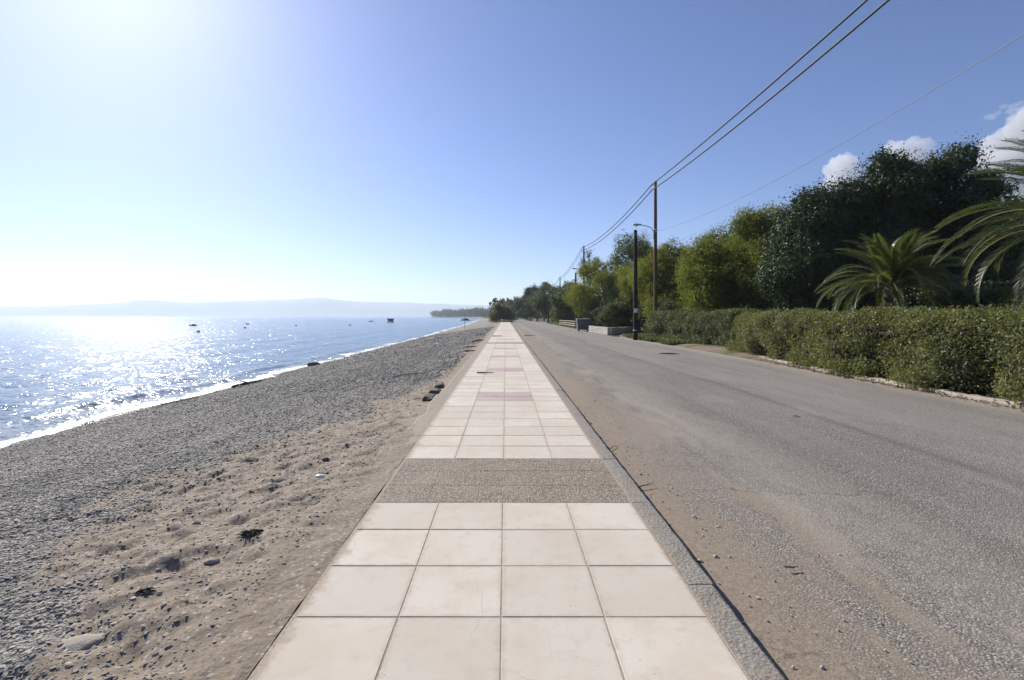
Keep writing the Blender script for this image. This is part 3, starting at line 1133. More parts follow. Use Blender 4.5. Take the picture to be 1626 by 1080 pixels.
def blob_points(blobs, nclump, per, sigma, seed, lump=.28, shell=.22, up=.0):
    g = np.random.default_rng(seed)
    B = np.array([[*b[0], *(b[1] if hasattr(b[1], '__len__') else (b[1],) * 3)] for b in blobs], float)
    w = (B[:, 3] * B[:, 4] + B[:, 5] * B[:, 3] + B[:, 4] * B[:, 5]); w /= w.sum()
    k = g.choice(len(B), nclump, p=w)
    d = g.normal(size=(nclump, 3)); d[:, 2] += up; d /= np.linalg.norm(d, axis=1, keepdims=True)
    q = d * 1.8 + B[k, :3] * .37
    f = 1 + lump * fbm(q[:, 0], q[:, 1], q[:, 2], seed + 3, 3) * 1.6
    f = f * (1 - shell * np.abs(g.normal(size=nclump)) * .8)
    cpos = B[k, :3] + d * B[k, 3:6] * f[:, None]
    # drop clump centres that sit deep inside another blob
    inside = np.zeros(nclump, bool)
    for j in range(len(B)):
        e = np.linalg.norm((cpos - B[j, :3]) / B[j, 3:6], axis=1)
        inside |= (e < .62) & (k != j)
    cpos, d = cpos[~inside], d[~inside]
    n = len(cpos)
    sg = sigma * g.uniform(.6, 1.3, n)
    P = np.repeat(cpos, per, 0) + g.normal(size=(n * per, 3)) * np.repeat(sg, per)[:, None]
    Nn = np.repeat(d, per, 0) * .5 + (P - np.repeat(cpos, per, 0)) / sigma * .55 + g.normal(size=(n * per, 3)) * .6
    return P, Nn


def inner_leaves(blobs, f, seed, leaf):
    """loose larger leaves filling the inside of the crown"""
    g = np.random.default_rng(seed + 77)
    Ps, Ns, Ss = [], [], []
    for b in blobs:
        c = np.array(b[0]); r = np.array(b[1] if hasattr(b[1], '__len__') else (b[1],) * 3)
        n = int(70 * (r[0] * r[1] + r[0] * r[2] + r[1] * r[2]) / (leaf * 14) + 60)
        d = g.normal(size=(n, 3)); d /= np.linalg.norm(d, axis=1, keepdims=True)
        Ps.append(c + d * r * (f * g.uniform(.62, 1.12, n))[:, None]); Ns.append(d + g.normal(size=(n, 3)) * .45); Ss.append(leaf * 2.6 * g.uniform(.7, 1.4, n))
    return np.concatenate(Ps), np.concatenate(Ns), np.concatenate(Ss)


def trunk_mb(base_r, pts_h, limbs, seed, lean=(0, 0)):
    r = random.Random(seed)
    m = MB()
    h = pts_h
    pts = [(lean[0] * t + r.uniform(-.05, .05) * h * .15 * (t > 0), lean[1] * t + r.uniform(-.05, .05) * h * .15 * (t > 0), h * t) for t in (0, .12, .3, .55, .8, 1)]
    m.tube([(pts[0][0], pts[0][1], -.2)] + pts, [base_r * 1.5, base_r * 1.3, base_r, base_r * .85, base_r * .7, base_r * .55, base_r * .3], 9)
    for c in limbs:
        a = Vector(pts[random.Random(seed + len(m.v)).randint(2, 4)])
        b = Vector(c)
        mid = a.lerp(b, .5) + Vector((r.uniform(-.2, .2), r.uniform(-.2, .2), r.uniform(0, .3)))
        m.tube([a, mid, b], [base_r * .5, base_r * .34, base_r * .12], 6)
    return m


def tree(name, loc, blobs, label, cat, mat, nclump, per, sigma, leaf, aspect=.5, seed=1, trunk=(.2, 3.0), lump=.28, shell=.22, group=None, core=.72, bark=None, up=.0):
    """blobs are relative to loc"""
    t = thing(name, loc, label, cat, group)
    P, Nn = blob_points(blobs, nclump, per, sigma, seed, lump, shell, up)
    P[:, 2] = np.maximum(P[:, 2], .05)
    g = np.random.default_rng(seed + 9)
    sz = leaf * g.uniform(.6, 1.4, len(P))
    if core:
        p2, n2, s2 = inner_leaves(blobs, core, seed, leaf)
        P, Nn, sz = np.concatenate([P, p2]), np.concatenate([Nn, n2]), np.concatenate([sz, s2])
        P[:, 2] = np.maximum(P[:, 2], .05)
    me = leaves_mesh('crown', P, Nn, sz, aspect, seed)
    link('crown', me, t, mat)
    if trunk:
        lim = [b[0] for b in blobs]
        trunk_mb(trunk[0], trunk[1], lim, seed).build('trunk', bark or M_bark, t, True)
    return t


def auto_blobs(w, h0, h1, n, seed, d=None):
    """irregular stack of blobs filling a crown of width w between heights h0..h1"""
    g = random.Random(seed)
    d = d or w
    out = []
    H = h1 - h0
    r0 = min(w, H) * .36
    out.append(((0, 0, h0 + H * .45), (w * .36, d * .36, H * .42)))
    for i in range(n):
        a = 2 * PI * (i + g.random() * .7) / n
        zz = g.uniform(.12, .86)
        rad = math.sin(PI * (.12 + .80 * zz)) * .36
        r = r0 * g.uniform(.42, .72)
        out.append(((math.cos(a) * w * rad, math.sin(a) * d * rad, h0 + H * zz), (r, r, r * g.uniform(.75, 1.0))))
    r = r0 * .55
    out.append(((g.uniform(-.1, .1) * w, g.uniform(-.1, .1) * d, h1 - r * .9), r))
    return out


# --- the big dark broadleaf trees behind the palms
DARK = 'dark broadleaf trees behind the palms'
dark = [
    # X, Y, width, h0, h1, seed, label
    (14.7, 25.2, 3.3, .5, 6.3, 1, 'lowest dark glossy broadleaf tree, leftmost of the dark group, beside the pines'),
    (16.1, 25.8, 3.9, .6, 8.1, 2, 'dark broadleaf tree second from the left of the group, below the smallest cumulus'),
    (18.3, 25.0, 4.0, .8, 9.5, 3, 'tall dark broadleaf tree directly behind the small palm'),
    (20.2, 26.0, 3.8, .8, 9.6, 14, 'dark broadleaf tree between the one behind the small palm and the tallest one'),
    (22.3, 25.2, 4.0, .8, 10.0, 15, 'tallest dark broadleaf tree, its top cutting into the white cloud'),
    (24.8, 26.0, 5.0, .5, 8.9, 4, 'dark broadleaf tree at the right end of the group behind the large palm'),
]
for X, Y, w, h0, h1, sd, lb in dark:
    tree('broadleaf_tree', (X, Y, 0), auto_blobs(w * 1.08, h0, h1, 15, sd), lb, 'tree', L_dark, 1500, 30, .21, .115, .6, sd + 20, (.3, h1 * .6), .36, .24, DARK, .74)

# --- pines and tamarisks going down the road
PINE = 'pines along the garden side of the road'
pines = [
    (15.9, 30.5, 3.6, 1.0, 8.2, 5, L_pine, 'yellow green pine with a tall rounded head next to the dark broadleaf trees'),
    (14.0, 33.0, 4.2, .5, 6.4, 6, L_pine, 'broad yellow green pine right of the wooden lamp pole, behind the hedge'),
    (16.0, 37.5, 5.2, 1.0, 8.2, 7, L_pine, 'pale topped pine in the middle of the row right of the lamp pole'),
    (18.6, 35.0, 4.6, 1.0, 8.3, 17, L_pine, 'shaded pine standing back between the rounded pine and the pale topped one'),
    (13.4, 41.5, 4.6, .8, 7.6, 8, L_pine2, 'yellow green pine directly right of the lamp pole'),
    (12.6, 39.0, 2.6, .3, 4.6, 9, L_pine2, 'low bright yellow green pine bush behind the wooden lamp pole'),
    (12.4, 47.0, 3.6, .8, 6.0, 10, L_pine2, 'bright yellow pine bush just left of the black pole, above the stone wall'),
    (16.5, 60.0, 7.0, 2.0, 11.0, 11, L_mid, 'tall mid green tree rising behind the black pole'),
    (10.9, 55.0, 7.2, 1.3, 7.6, 12, L_pine2, 'large rounded yellow green pine overhanging the waste container'),
    (12.9, 51.0, 4.4, .6, 5.4, 13, L_mid, 'dark green tree behind the corner of the stone wall'),
]
for X, Y, w, h0, h1, sd, mt, lb in pines:
    tree('pine_tree', (X, Y, 0), auto_blobs(w * 1.3, h0, h1, 18, sd), lb, 'tree', mt, 1500, 32, .19, .15, .30, sd + 40, (.18, h1 * .65), .34, .26, PINE, .72)
tree('sparse_pine', (12.6, 76.0, 0), [((.2, 0, 8.2), (1.5, 1.5, .7)), ((-.3, 0, 10.6), (.8, .8, .9)), ((1.2, 0, 6.8), (1.3, 1.3, .6)), ((-.6, 0, 9.4), (1.0, 1.0, .5)), ((.9, 0, 9.6), (.7, .7, .5))],
     'thin grey pine with open branches rising behind the second lamp pole', 'tree', L_sparse, 150, 18, .22, .26, .2, 70, (.15, 10.8), .4, .5, None, None)

FAR = 'trees at the far end of the road'
fart = [
    (11.6, 92, 7.0, .6, 7.0, 21, L_mid, 'mid green tree beyond the rail fence, hiding the blue car from the right'),
    (14.5, 108, 8.0, 1.5, 8.6, 22, L_dark, 'dark tree standing behind the blue car'),
    (10.8, 128, 8.5, 1.0, 9.0, 23, L_mid, 'leafy tree beside the far lamp post'),
    (9.4, 150, 9.5, .8, 10.2, 24, L_dark, 'dark rounded tree above the white bin at the road bend'),
    (7.8, 178, 9.0, .5, 10.0, 25, L_dark, 'dark tree overhanging the far end of the road, left of the white bin'),
    (5.0, 215, 9.5, .5, 9.6, 26, L_mid, 'farthest tree closing the view down the road'),
]
for X, Y, w, h0, h1, sd, mt, lb in fart:
    tree('roadside_tree', (X, Y, 0), auto_blobs(w, h0, h1, 11, sd), lb, 'tree', mt, 800, 26, .38, .30, .5, sd + 40, (.25, h1 * .6), .32, .26, FAR, .72)
tree('feathery_tree', (12.0, 158, 0), auto_blobs(6.5, 5, 12.6, 8, 31), 'pale brownish feathery tree top above the dark trees by the road', 'tree', L_tam, 420, 14, .5, .4, .25, 91, (.25, 9), .3, .35, None, .5)
tree('tamarisk_bush', (-1.4, 131, -.15), [((-1.5, 0, 1.6), (1.9, 2, 1.6)), ((.6, .4, 2.7), (2.3, 2, 2.3)), ((2.3, 0, 1.7), (1.6, 1.7, 1.7)), ((-.5, 0, 3.9), (1.3, 1.3, 1.2))],
     'round olive brown tamarisk bush at the far end of the pavement', 'bush', L_tam, 620, 18, .34, .36, .22, 93, (.2, 2.0), .3, .35, None, .62)
# low bushes filling the garden floor
bushes = [
    (14.4, 32.0, 2.4, 0, 3.4, 41, L_pine2, 'sunlit yellow green shrub behind the white globe lamps'),
    (16.8, 29.0, 2.6, 0, 3.1, 42, L_mid, 'dark shrub right of the white globe lamps behind the trimmed hedge'),
    (12.0, 35.8, 2.2, 0, 2.6, 43, L_mid, 'dark low shrub at the foot of the pines behind the left hedge'),
    (12.4, 43.5, 2.6, 0, 2.6, 44, L_dark, 'dark shrub in the shade above the end of the stone wall'),
    (10.6, 47.2, 3.0, 0, 3.0, 45, L_dark, 'dark shaded shrub filling the corner of the stone wall'),
    (9.8, 45.6, 2.4, 0, 2.5, 48, L_mid, 'dark green shrub leaning over the corner of the stone wall'),
    (9.7, 48.6, 2.6, 0, 2.9, 49, L_dark, 'dark shrub behind the wall end next to the waste container'),
    (11.0, 46.4, 2.6, 0, 3.0, 50, L_dark, 'dark shrub behind the side arm of the stone wall'),
    (9.9, 52.8, 2.8, 0, 3.0, 61, L_dark, 'dark shrub in the shade directly behind the waste container'),
    (17.2, 20.5, 3.0, 0, 3.0, 46, L_dark, 'dark shrub between the two palms'),
    (20.5, 21.0, 4.0, 0, 4.0, 47, L_dark, 'dark leafy shrub behind the large palm fronds'),
]
for X, Y, w, h0, h1, sd, mt, lb in bushes:
    tree('shrub', (X, Y, 0), auto_blobs(w, h0, h1, 7, sd), lb, 'shrub', mt, 560, 26, .15, .11, .5, sd + 60, (.06, h1 * .6), .3, .26, 'shrubs in the garden', .58)
bgt = [(23.0, 34, 9, 9.0, 51, 'dark background tree behind the pine row, right part'), (22.0, 46, 9, 8.5, 52, 'dark background tree behind the middle of the pine row'),
       (20.0, 66, 9, 8.0, 53, 'dark background tree behind the tall mid green tree'), (31.0, 28, 9, 8.0, 54, 'dark background tree at the far right edge')]
for X, Y, w, h1, sd, lb in bgt:
    tree('broadleaf_tree', (X, Y, 0), auto_blobs(w, 0, h1, 10, sd), lb, 'tree', L_dark, 700, 16, .4, .28, .55, sd + 20, (.3, h1 * .6), .3, .25, DARK, .82)


# --- hedges
def hedge(name, path, width, height, label, mat, dens, leaf, seed, group, base_z=0.0, rough=.16, overhang=0.0, sprigs=60, topvar=.06):
    """path: front foot line [(x, y)...], body extends to the right (+x) of it"""
    p = np.array(path, float)
    seg = np.linalg.norm(np.diff(p, axis=0), axis=1); L = seg.sum(); cum = np.concatenate([[0], np.cumsum(seg)])
    g = np.random.default_rng(seed)
    t = thing(name, (p[0, 0], p[0, 1], base_z), label, 'hedge', group)

    def at(s):
        x = np.interp(s, cum, p[:, 0]); y = np.interp(s, cum, p[:, 1])
        dx = np.interp(s + .3, cum, p[:, 0]) - np.interp(s - .3, cum, p[:, 0]); dy = np.interp(s + .3, cum, p[:, 1]) - np.interp(s - .3, cum, p[:, 1])
        l = np.hypot(dx, dy) + 1e-9
        return x, y, dy / l, -dx / l            # normal pointing to the body side

    def surf(s, v):
        """v in 0..1: 0 front foot, up the front, over the top, down the back; returns pos and normal"""
        x, y, nx, ny = at(s)
        per = 2 * height + width
        q = v * per
        hh = height * (1 + topvar * vnoise(s * .7, s * 0, seed * 1.0) + topvar * .6 * vnoise(s * 2.3, s * 0, seed + 3.0))
        front = q < height; top = (q >= height) & (q < height + width)
        zf = np.where(front, q / height * hh, np.where(top, hh, (per - q) / height * hh))
        wf = np.where(front, 0, np.where(top, q - height, width))
        # round the upper corners
        rc = .28
        ez = np.maximum(0, zf - (hh - rc)); 
        wf = np.where(front, rc * (1 - np.sqrt(np.maximum(0, 1 - (ez / rc) ** 2))), wf)
        zf = np.where(top, hh - rc * (1 - np.sqrt(np.maximum(0, 1 - (np.clip(rc - wf, 0, rc) / rc) ** 2))), zf)
        bulge = rough * fbm(s * 1.1, zf * 1.4 + wf, seed * .7, seed, 4) * 1.5 + .05 * vnoise(s * 6, zf * 7 + wf * 5, 1.0, seed)
        # skirts: foliage leans out over the kerb low down, with gaps at the foot
        lean = overhang * np.sin(np.clip(zf / hh, 0, 1) * PI) 
        Nw = np.where(front, -1.0, np.where(top, 0.0, 1.0)); Nz = np.where(top, 1.0, .25)
        off = wf - lean + Nw * bulge
        P = np.stack([x + nx * off, y + ny * off, zf + np.where(top, bulge * .35, 0)], -1)
        N = np.stack([nx * Nw, ny * Nw, Nz], -1)
        return P, N

    per = 2 * height + width
    n = int(L * (height + width) * dens)
    s = g.uniform(0, L, n); v = g.uniform(0, (height * 1.05 + width) / per, n)
    q0 = v * per
    thin = fbm(s * 1.5, q0 * 1.9, 3.0, seed + 40, 3)
    keep = (thin > -.22) | (g.uniform(size=n) < .22) | (q0 > height * .97)
    keep &= ~((q0 < .38) & (vnoise(s * 1.3, s * 0, seed + 60.0) < -.1) & (g.uniform(size=n) < .7))
    s, v = s[keep], v[keep]; n = len(s)
    P, N = surf(s, v)
    P = P + g.normal(size=P.shape) * (.045 + .03 * g.uniform(size=(n, 1)))
    N = N * .6 + g.normal(size=N.shape) * .6
    # ends
    ne = int(width * height * dens * 1.4)
    for se in (0.02, L - .02):
        x, y, nx, ny = at(np.full(ne, se))
        w = g.uniform(0, width, ne); z = g.uniform(.02, height, ne)
        o = (.13 * fbm(w * 2, z * 2, se, seed + 5, 3) + g.normal(size=ne) * .05) * 1.4
        tx, ty = -ny, nx                       # along the path
        sg = -1 if se < 1 else 1
        Pe = np.stack([x + nx * w + sg * tx * o, y + ny * w + sg * ty * o, z], -1)
        P = np.concatenate([P, Pe]); N = np.concatenate([N, np.stack([sg * tx, sg * ty, np.full(ne, .3)], -1) * .6 + g.normal(size=(ne, 3)) * .6])
    # low sprays hanging out over the kerb
    if overhang > 0:
        for i in range(int(L * 20)):
            sc = g.uniform(0, L)
            if vnoise(np.array([sc * .9]), np.array([0.]), seed + 8.0)[0] < -.25: continue
            x, y, nx, ny = at(np.array([sc]))
            k = 58; r = g.uniform(.08, .18); o = -g.uniform(.05, .36); zc = g.uniform(.02, .34)
            q = np.stack([x + nx * o + g.normal(0, r, k), y + ny * o + g.normal(0, r, k), zc + g.normal(0, r * .7, k)], -1)
            P = np.concatenate([P, q]); N = np.concatenate([N, g.normal(size=(k, 3)) + np.array([-.5, 0, .3])])
    # sprigs standing proud of the top
    for i in range(sprigs):
        sc = g.uniform(0, L); w0 = g.uniform(0, width)
        x, y, nx, ny = at(np.array([sc])); hh = height * (1 + topvar * vnoise(np.array([sc * .7]), np.array([0.]), seed * 1.0))
        k = 14; h = g.uniform(.06, .24)
        zz = hh + g.uniform(-.05, 1, k) * h
        q = np.stack([x + nx * w0 + g.normal(0, .035, k), y + ny * w0 + g.normal(0, .035, k), zz], -1)
        P = np.concatenate([P, q]); N = np.concatenate([N, g.normal(size=(k, 3))])
    P[:, 0] -= p[0, 0]; P[:, 1] -= p[0, 1]
    P[:, 2] = np.maximum(P[:, 2], .015)
    sz = leaf * g.uniform(.55, 1.45, len(P))
    link('leaves', leaves_mesh('leaves', P, N, sz, .58, seed), t, mat)
    # dark inner shell, coloured to stand for the shade deep between the leaves
    ns, nv = int(L / .25) + 2, 25
    S2, V2 = np.meshgrid(np.linspace(.12, L - .12, ns), np.linspace(.03, .97, nv), indexing='ij')
    Q, Nn = surf(S2, V2)
    Q = Q - Nn * .22
    x, y, nx, ny = at(S2)
    Q[..., 0] -= p[0, 0]; Q[..., 1] -= p[0, 1]
    V = Q.reshape(-1, 3)
    F = grid_faces(ns, nv)
    me = np_mesh('twigs', V, F, False)
    bmv = MB(); bmv.v = [tuple(q) for q in V]; bmv.f = [tuple(int(i) for i in f) for f in F]
    bmv.f.append(tuple(range(nv))); bmv.f.append(tuple((ns - 1) * nv + k for k in range(nv - 1, -1, -1)))
    bmv.build('twigs', M_hedgeshade, t)
    return t


M_hedgeshade = simple('hedge_inner_shade', (.022, .022, .012), .95, .4, 5, .3)  # shade inside the hedge put into a near-black colour
H1 = 'clipped hedges along the right side of the road'
hedge('hedge', [(8.95, 3.0), (9.0, 8.0), (9.05, 13.5), (9.5, 18.0), (10.15, 22.3)], 1.5, 1.52, 'long sunlit hedge nearest the camera, yellow green on top, along the right of the road', L_hedge2, 2100, .058, 3, H1, -.05, .30, .16, 150, .035)
hedge('hedge', [(10.95, 24.4), (10.3, 28.0), (9.6, 34.0)], 1.7, 1.66, 'shorter greener hedge beyond the gap, ending at the black pole', L_hedge, 1500, .070, 4, H1, -.05, .28, .12, 60, .05)
H2 = 'tall trimmed hedges further back in the garden'
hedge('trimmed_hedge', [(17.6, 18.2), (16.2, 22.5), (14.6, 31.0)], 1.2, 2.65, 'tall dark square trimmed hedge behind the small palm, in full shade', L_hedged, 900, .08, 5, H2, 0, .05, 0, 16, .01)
hedge('trimmed_hedge', [(14.4, 8.0), (14.2, 12.0), (14.0, 16.2)], 1.3, 2.18, 'lower trimmed hedge with a lit top under the large palm', L_hedge, 1300, .075, 6, H2, 0, .10, 0, 60, .03)


# --- palms
def frond_mesh(L, droop, seed, npin=44, wid=.42, lift=.55):
    g = random.Random(seed)
    m_r, V, F = MB(), [], []
    pts = []
    n = 14
    for i in range(n + 1):
        t = i / n
        a = lift - droop * t ** 1.25
        if i == 0: p = Vector((0, 0, 0))
        else: p = pts[-1] + Vector((math.cos(a), 0, math.sin(a))) * (L / n)
        pts.append(p)
    m_r.tube(pts, [.019 * (1 - .85 * i / n) + .003 for i in range(n + 1)], 5)
    # pinnae, two ranks in a shallow V
    for i in range(npin):
        t = .12 + .88 * i / (npin - 1)
        f = t * n; k = min(int(f), n - 1); p = pts[k].lerp(pts[k + 1], f - k)
        tan = (pts[k + 1] - pts[k]).normalized(); nor = Vector((-tan.z, 0, tan.x))
        ln = wid * (math.sin(PI * min(1, .10 + .84 * t)) ** .6) * g.uniform(.85, 1.1)
        for s in (-1, 1):
            d = (tan * (.75 + .35 * t) + Vector((0, s, 0)) * (1.0 - .35 * t) + nor * g.uniform(.30, .52)).normalized()
            sag = Vector((0, 0, -1)) * ln * g.uniform(.12, .32)
            w = (tan * .9 + nor * .2).normalized() * .016
            a0, a1 = p - w * .8, p + w * .8
            mid = p + d * ln * .55
            tip = p + d * ln + sag
            b = len(V)
            V += [a0, a1, mid + w, mid - w, tip]
            F += [(b, b + 1, b + 2, b + 3), (b + 3, b + 2, b + 4)]
    me = bpy.data.meshes.new('frond')
    nv = len(m_r.v)
    me.from_pydata(m_r.v + [tuple(v) for v in V], [], m_r.f + [tuple(i + nv for i in f) for f in F])
    me.materials.append(L_palm); me.materials.append(L_rachis)
    for i in range(len(m_r.f)): me.polygons[i].material_index = 1
    me.update()
    return me


def palm(loc, trunk_h, trunk_r, L, n, label, seed, wid=.42):
    g = random.Random(seed)
    t = thing('palm_tree', loc, label, 'palm tree', 'feather palms in the garden')
    m = MB()
    prof = []
    nn = max(6, int(trunk_h / .12))
    for i in range(nn + 1):
        z = trunk_h * i / nn
        prof.append((trunk_r * (1.12 if i % 2 else .92) * (1.15 - .15 * i / nn), z))
    prof.append((trunk_r * .5, trunk_h + .2))
    m.lathe(prof, (0, 0, 0), 12)
    for i in range(60):                        # stubs of cut fronds
        a = g.uniform(0, 2 * PI); z = g.uniform(.2, trunk_h)
        c = Vector((math.cos(a), math.sin(a), 0))
        m.tube([c * trunk_r * .85 + Vector((0, 0, z)), c * (trunk_r + .10) + Vector((0, 0, z + .16))], [.05, .02], 5)
    m.build('trunk', M_bark, t)
    meshes = [frond_mesh(L * q, d, seed + i, 60, wid, lf) for i, (q, d, lf) in enumerate([(1.0, 1.5, .6), (.92, 1.15, .7), (1.05, 1.75, .55), (.85, .9, .75), (.95, 2.0, .5)])]
    for i in range(n):
        f = i / n
        o = bpy.data.objects.new('frond', meshes[i % 5] if f < .75 else meshes[(i % 2) * 2 + 1])
        C.objects.link(o); o.parent = t
        a = i * 2.399 + g.uniform(-.2, .2)
        pitch = -.18 + 1.22 * f + g.uniform(-.1, .1)          # outer fronds low, inner ones steep
        o.rotation_euler = (g.uniform(-.25, .25), -pitch * .85 + .1, a)
        o.location = (math.cos(a) * trunk_r * .5 * (1 - f), math.sin(a) * trunk_r * .5 * (1 - f), trunk_h - .12 + .22 * f)
    return t


palm((13.05, 17.0, 0), 2.45, .24, 2.35, 72, 'small feather palm with a short trunk standing behind the long hedge', 5, .40)
palm((14.5, 12.2, 0), 3.6, .30, 3.4, 78, 'large feather palm at the right edge with long arching fronds', 9, .46)

# spiky plant at the gap
t = thing('spiky_plant', (12.3, 26.0, 0), 'grey green plant with pointed leaves above the gap between the hedges', 'plant')
g = random.Random(2)
for i in range(26):
    a = g.uniform(0, 2 * PI); e = g.uniform(.5, 1.4); L = g.uniform(.6, 1.0)
    m = MB(); d = Vector((math.cos(a) * math.cos(e), math.sin(a) * math.cos(e), math.sin(e)))
    s = Vector((-math.sin(a), math.cos(a), 0)) * .045
    b = Vector((0, 0, 1.35))
    m.add([b - s * .6, b + s * .6, b + d * L * .5 + s, b + d * L * .5 - s, b + d * L + Vector((0, 0, -.08))], [(0, 1, 2, 3), (3, 2, 4)])
    m.build('leaf', L_sparse, t)
MB().tube([(0, 0, -.1), (.03, 0, .7), (0, 0, 1.4)], [.07, .06, .05], 7).build('stem', M_bark, t)


# low grass verges and litter
def grass_patch(name, x0, x1, y0, y1, n, h, label, mat, z=.0, seed=1, wide=.03):
    g = np.random.default_rng(seed)
    x = g.uniform(x0, x1, n); y = g.uniform(y0, y1, n)
    keep = fbm(x * .8, y * .8, 1.0, seed, 3) > -.15
    x, y = x[keep], y[keep]; n = len(x)
    a = g.uniform(0, 6.28, n); hh = h * g.uniform(.4, 1.3, n); ln = g.normal(0, .4, (n, 2)) * hh[:, None]
    V = np.empty((n, 4, 3)); c, s = np.cos(a) * wide, np.sin(a) * wide
    V[:, 0] = np.stack([x - c, y - s, np.full(n, z)], 1); V[:, 1] = np.stack([x + c, y + s, np.full(n, z)], 1)
    V[:, 2] = np.stack([x + c * .3 + ln[:, 0], y + s * .3 + ln[:, 1], z + hh], 1); V[:, 3] = np.stack([x - c * .3 + ln[:, 0], y - s * .3 + ln[:, 1], z + hh], 1)
    o = link(name, np_mesh(name, V.reshape(-1, 3), np.arange(n * 4).reshape(-1, 4), False), None, mat)
    tag(o, label, 'grass', None, 'stuff')


grass_patch('grass', 8.6, 11.5, 66, 104, 5000, .28, 'yellow green grass verge beyond the rail fence', L_grass, -.06, 1, .05)
grass_patch('grass', -1.2, 1.4, 123.5, 128, 2500, .5, 'tuft of grass where the pavement ends', L_grass, -.1, 2, .05)
grass_patch('low_weeds', 8.75, 10.0, 27, 37.5, 6000, .22, 'green weeds creeping from the foot of the greener hedge', L_hedge, -.06, 3, .03)


def litter(name, n, fx, label, seed, z=0, size=.05):
    g = np.random.default_rng(seed)
    x, y = fx(g, n)
    P = np.stack([x, y, np.full(n, z) + g.uniform(.004, .03, n)], 1)
    N = np.stack([g.normal(0, .35, n), g.normal(0, .35, n), np.ones(n)], 1)
    o = link(name, leaves_mesh(name, P, N, size * g.uniform(.5, 1.5, n), .55, seed), None, M_deadleaf)
    tag(o, label, 'dead leaves', None, 'stuff')


def fx1(g, n):
    y = 5 + 18 * g.uniform(0, 1, n)
    e = np.interp(y, [3, 8, 13.5, 18, 22.3], [8.72, 8.74, 8.78, 9.2, 9.9])
    return e - np.abs(g.normal(0, .16, n)) + .08, y


litter('leaf_litter', 2600, fx1, 'brown dead leaves gathered at the foot of the long hedge', 4, ROAD_Z + .004, .05)
litter('leaf_litter', 700, lambda g, n: (8.2 + np.abs(g.normal(0, .5, n)), g.uniform(38, 52, n)), 'brown dead leaves in front of the stone wall', 5, ROAD_Z + .02, .10)

# pale low kerb under the hedges
rk = link('garden_kerb', None); tag(rk, 'broken pale kerb stones under the hedges on the right', 'kerb', None, 'structure')
kp = np.array([(8.80, 3.0), (8.84, 8.0), (8.9, 13.5), (9.35, 18.0), (10.05, 22.3), (10.2, 24.0), (9.7, 30.0), (9.3, 36)])
seg = np.linalg.norm(np.diff(kp, axis=0), axis=1); cum = np.concatenate([[0], np.cumsum(seg)])
s = 0.0
gg = random.Random(8)
while s < cum[-1] - .8:
    L = gg.uniform(.55, .95)
    a = (np.interp(s, cum, kp[:, 0]), np.interp(s, cum, kp[:, 1])); b = (np.interp(s + L, cum, kp[:, 0]), np.interp(s + L, cum, kp[:, 1]))
    an = math.atan2(b[1] - a[1], b[0] - a[0])
    V, F = ICO1
    m = MB()
    n = 7; prof = [(-.09, -.2), (-.09, .05), (-.06, .085), (.06, .085), (.09, .05), (.09, -.2)]
    vv = []
    for i in range(n):
        for px, pz in prof:
            k = 1 if pz < -.1 else 1
            vv.append(((i / (n - 1) - .5) * (L - .02), px + gg.uniform(-.018, .018), pz + gg.uniform(-.02, .012) * (pz > 0) - .10 + .06))
    ff = [tuple(q) for q in grid_faces(n, 6).tolist()] + [tuple(range(5, -1, -1)), tuple((n - 1) * 6 + k for k in range(6))]
    m.add(vv, ff)
    o = m.build('kerb_stone', M_whitekerb, rk)
    o.location = ((a[0] + b[0]) / 2, (a[1] + b[1]) / 2, -.07 + gg.uniform(-.03, .02)); o.rotation_euler = (gg.uniform(-.08, .08), gg.uniform(-.05, .05), an + gg.uniform(-.04, .04))
    s += L

# ------------------------------------------------------------------ stone wall
sw = thing('stone_wall', (8.46, 41.0, -.12), 'low wall of pale rubble stones turning the corner under the pines', 'wall')
sts, core = MB(), MB()
g = random.Random(12)
for (x0, y0), (x1, y1), L in (((0, 0), (-.15, 8.2), 8.2), ((0, 0), (3.4, 4.0), 5.2)):
    ux, uy = (x1 - x0) / math.hypot(x1, y1), (y1 - y0) / math.hypot(x1, y1)
    an = math.atan2(uy, ux)
    nx, ny = (-uy, ux) if ux < .3 else (-uy, ux)
    side = .16
    core.box((x0 + ux * L / 2 + .0, y0 + uy * L / 2, .29), (L, .30, .60), an)
    s = 0
    for zrow in range(4):
        s = 0.05 - zrow % 2 * .1
        while s < L:
            w = g.uniform(.16, .36); h = g.uniform(.12, .17)
            for sd in (-1, 1):
                V, F = ICO1
                q = [(v[0] * w * .56, v[1] * .05, v[2] * h * .56) for v in V * (1 + .25 * np.array([[g.uniform(-1, 1)] for _ in range(len(V))]))]
                cx, cy = x0 + ux * (s + w / 2) - uy * sd * side, y0 + uy * (s + w / 2) + ux * sd * side
                sts.add([(cx + a * ux - b * uy, cy + a * uy + b * ux, .08 + zrow * .145 + c) for a, b, c in q], [tuple(f) for f in F.tolist()])
            s += w
    cap_n = int(L / .5)
    for i in range(cap_n):
        core.box((x0 + ux * (i + .5) * L / cap_n, y0 + uy * (i + .5) * L / cap_n, .615 + g.uniform(-.012, .012)), (L / cap_n - .02, .36, .06), an + g.uniform(-.03, .03), .012)
core.build('mortar_core', M_wallcore, sw)
tag(sts.build('rubble', M_stone, sw), kind='stuff')


# ------------------------------------------------------------------ poles, lamps, wires
def pole_taper(h, r0, r1, mat, parent, bend=0.0, n=10):
    pts = [(bend * math.sin(PI * i / 8) * .5, 0, h * i / 8) for i in range(9)]
    pts[0] = (0, 0, -.4)
    return MB().tube(pts, [r0 + (r1 - r0) * i / 8 for i in range(9)], n).build('shaft', mat, parent, True)


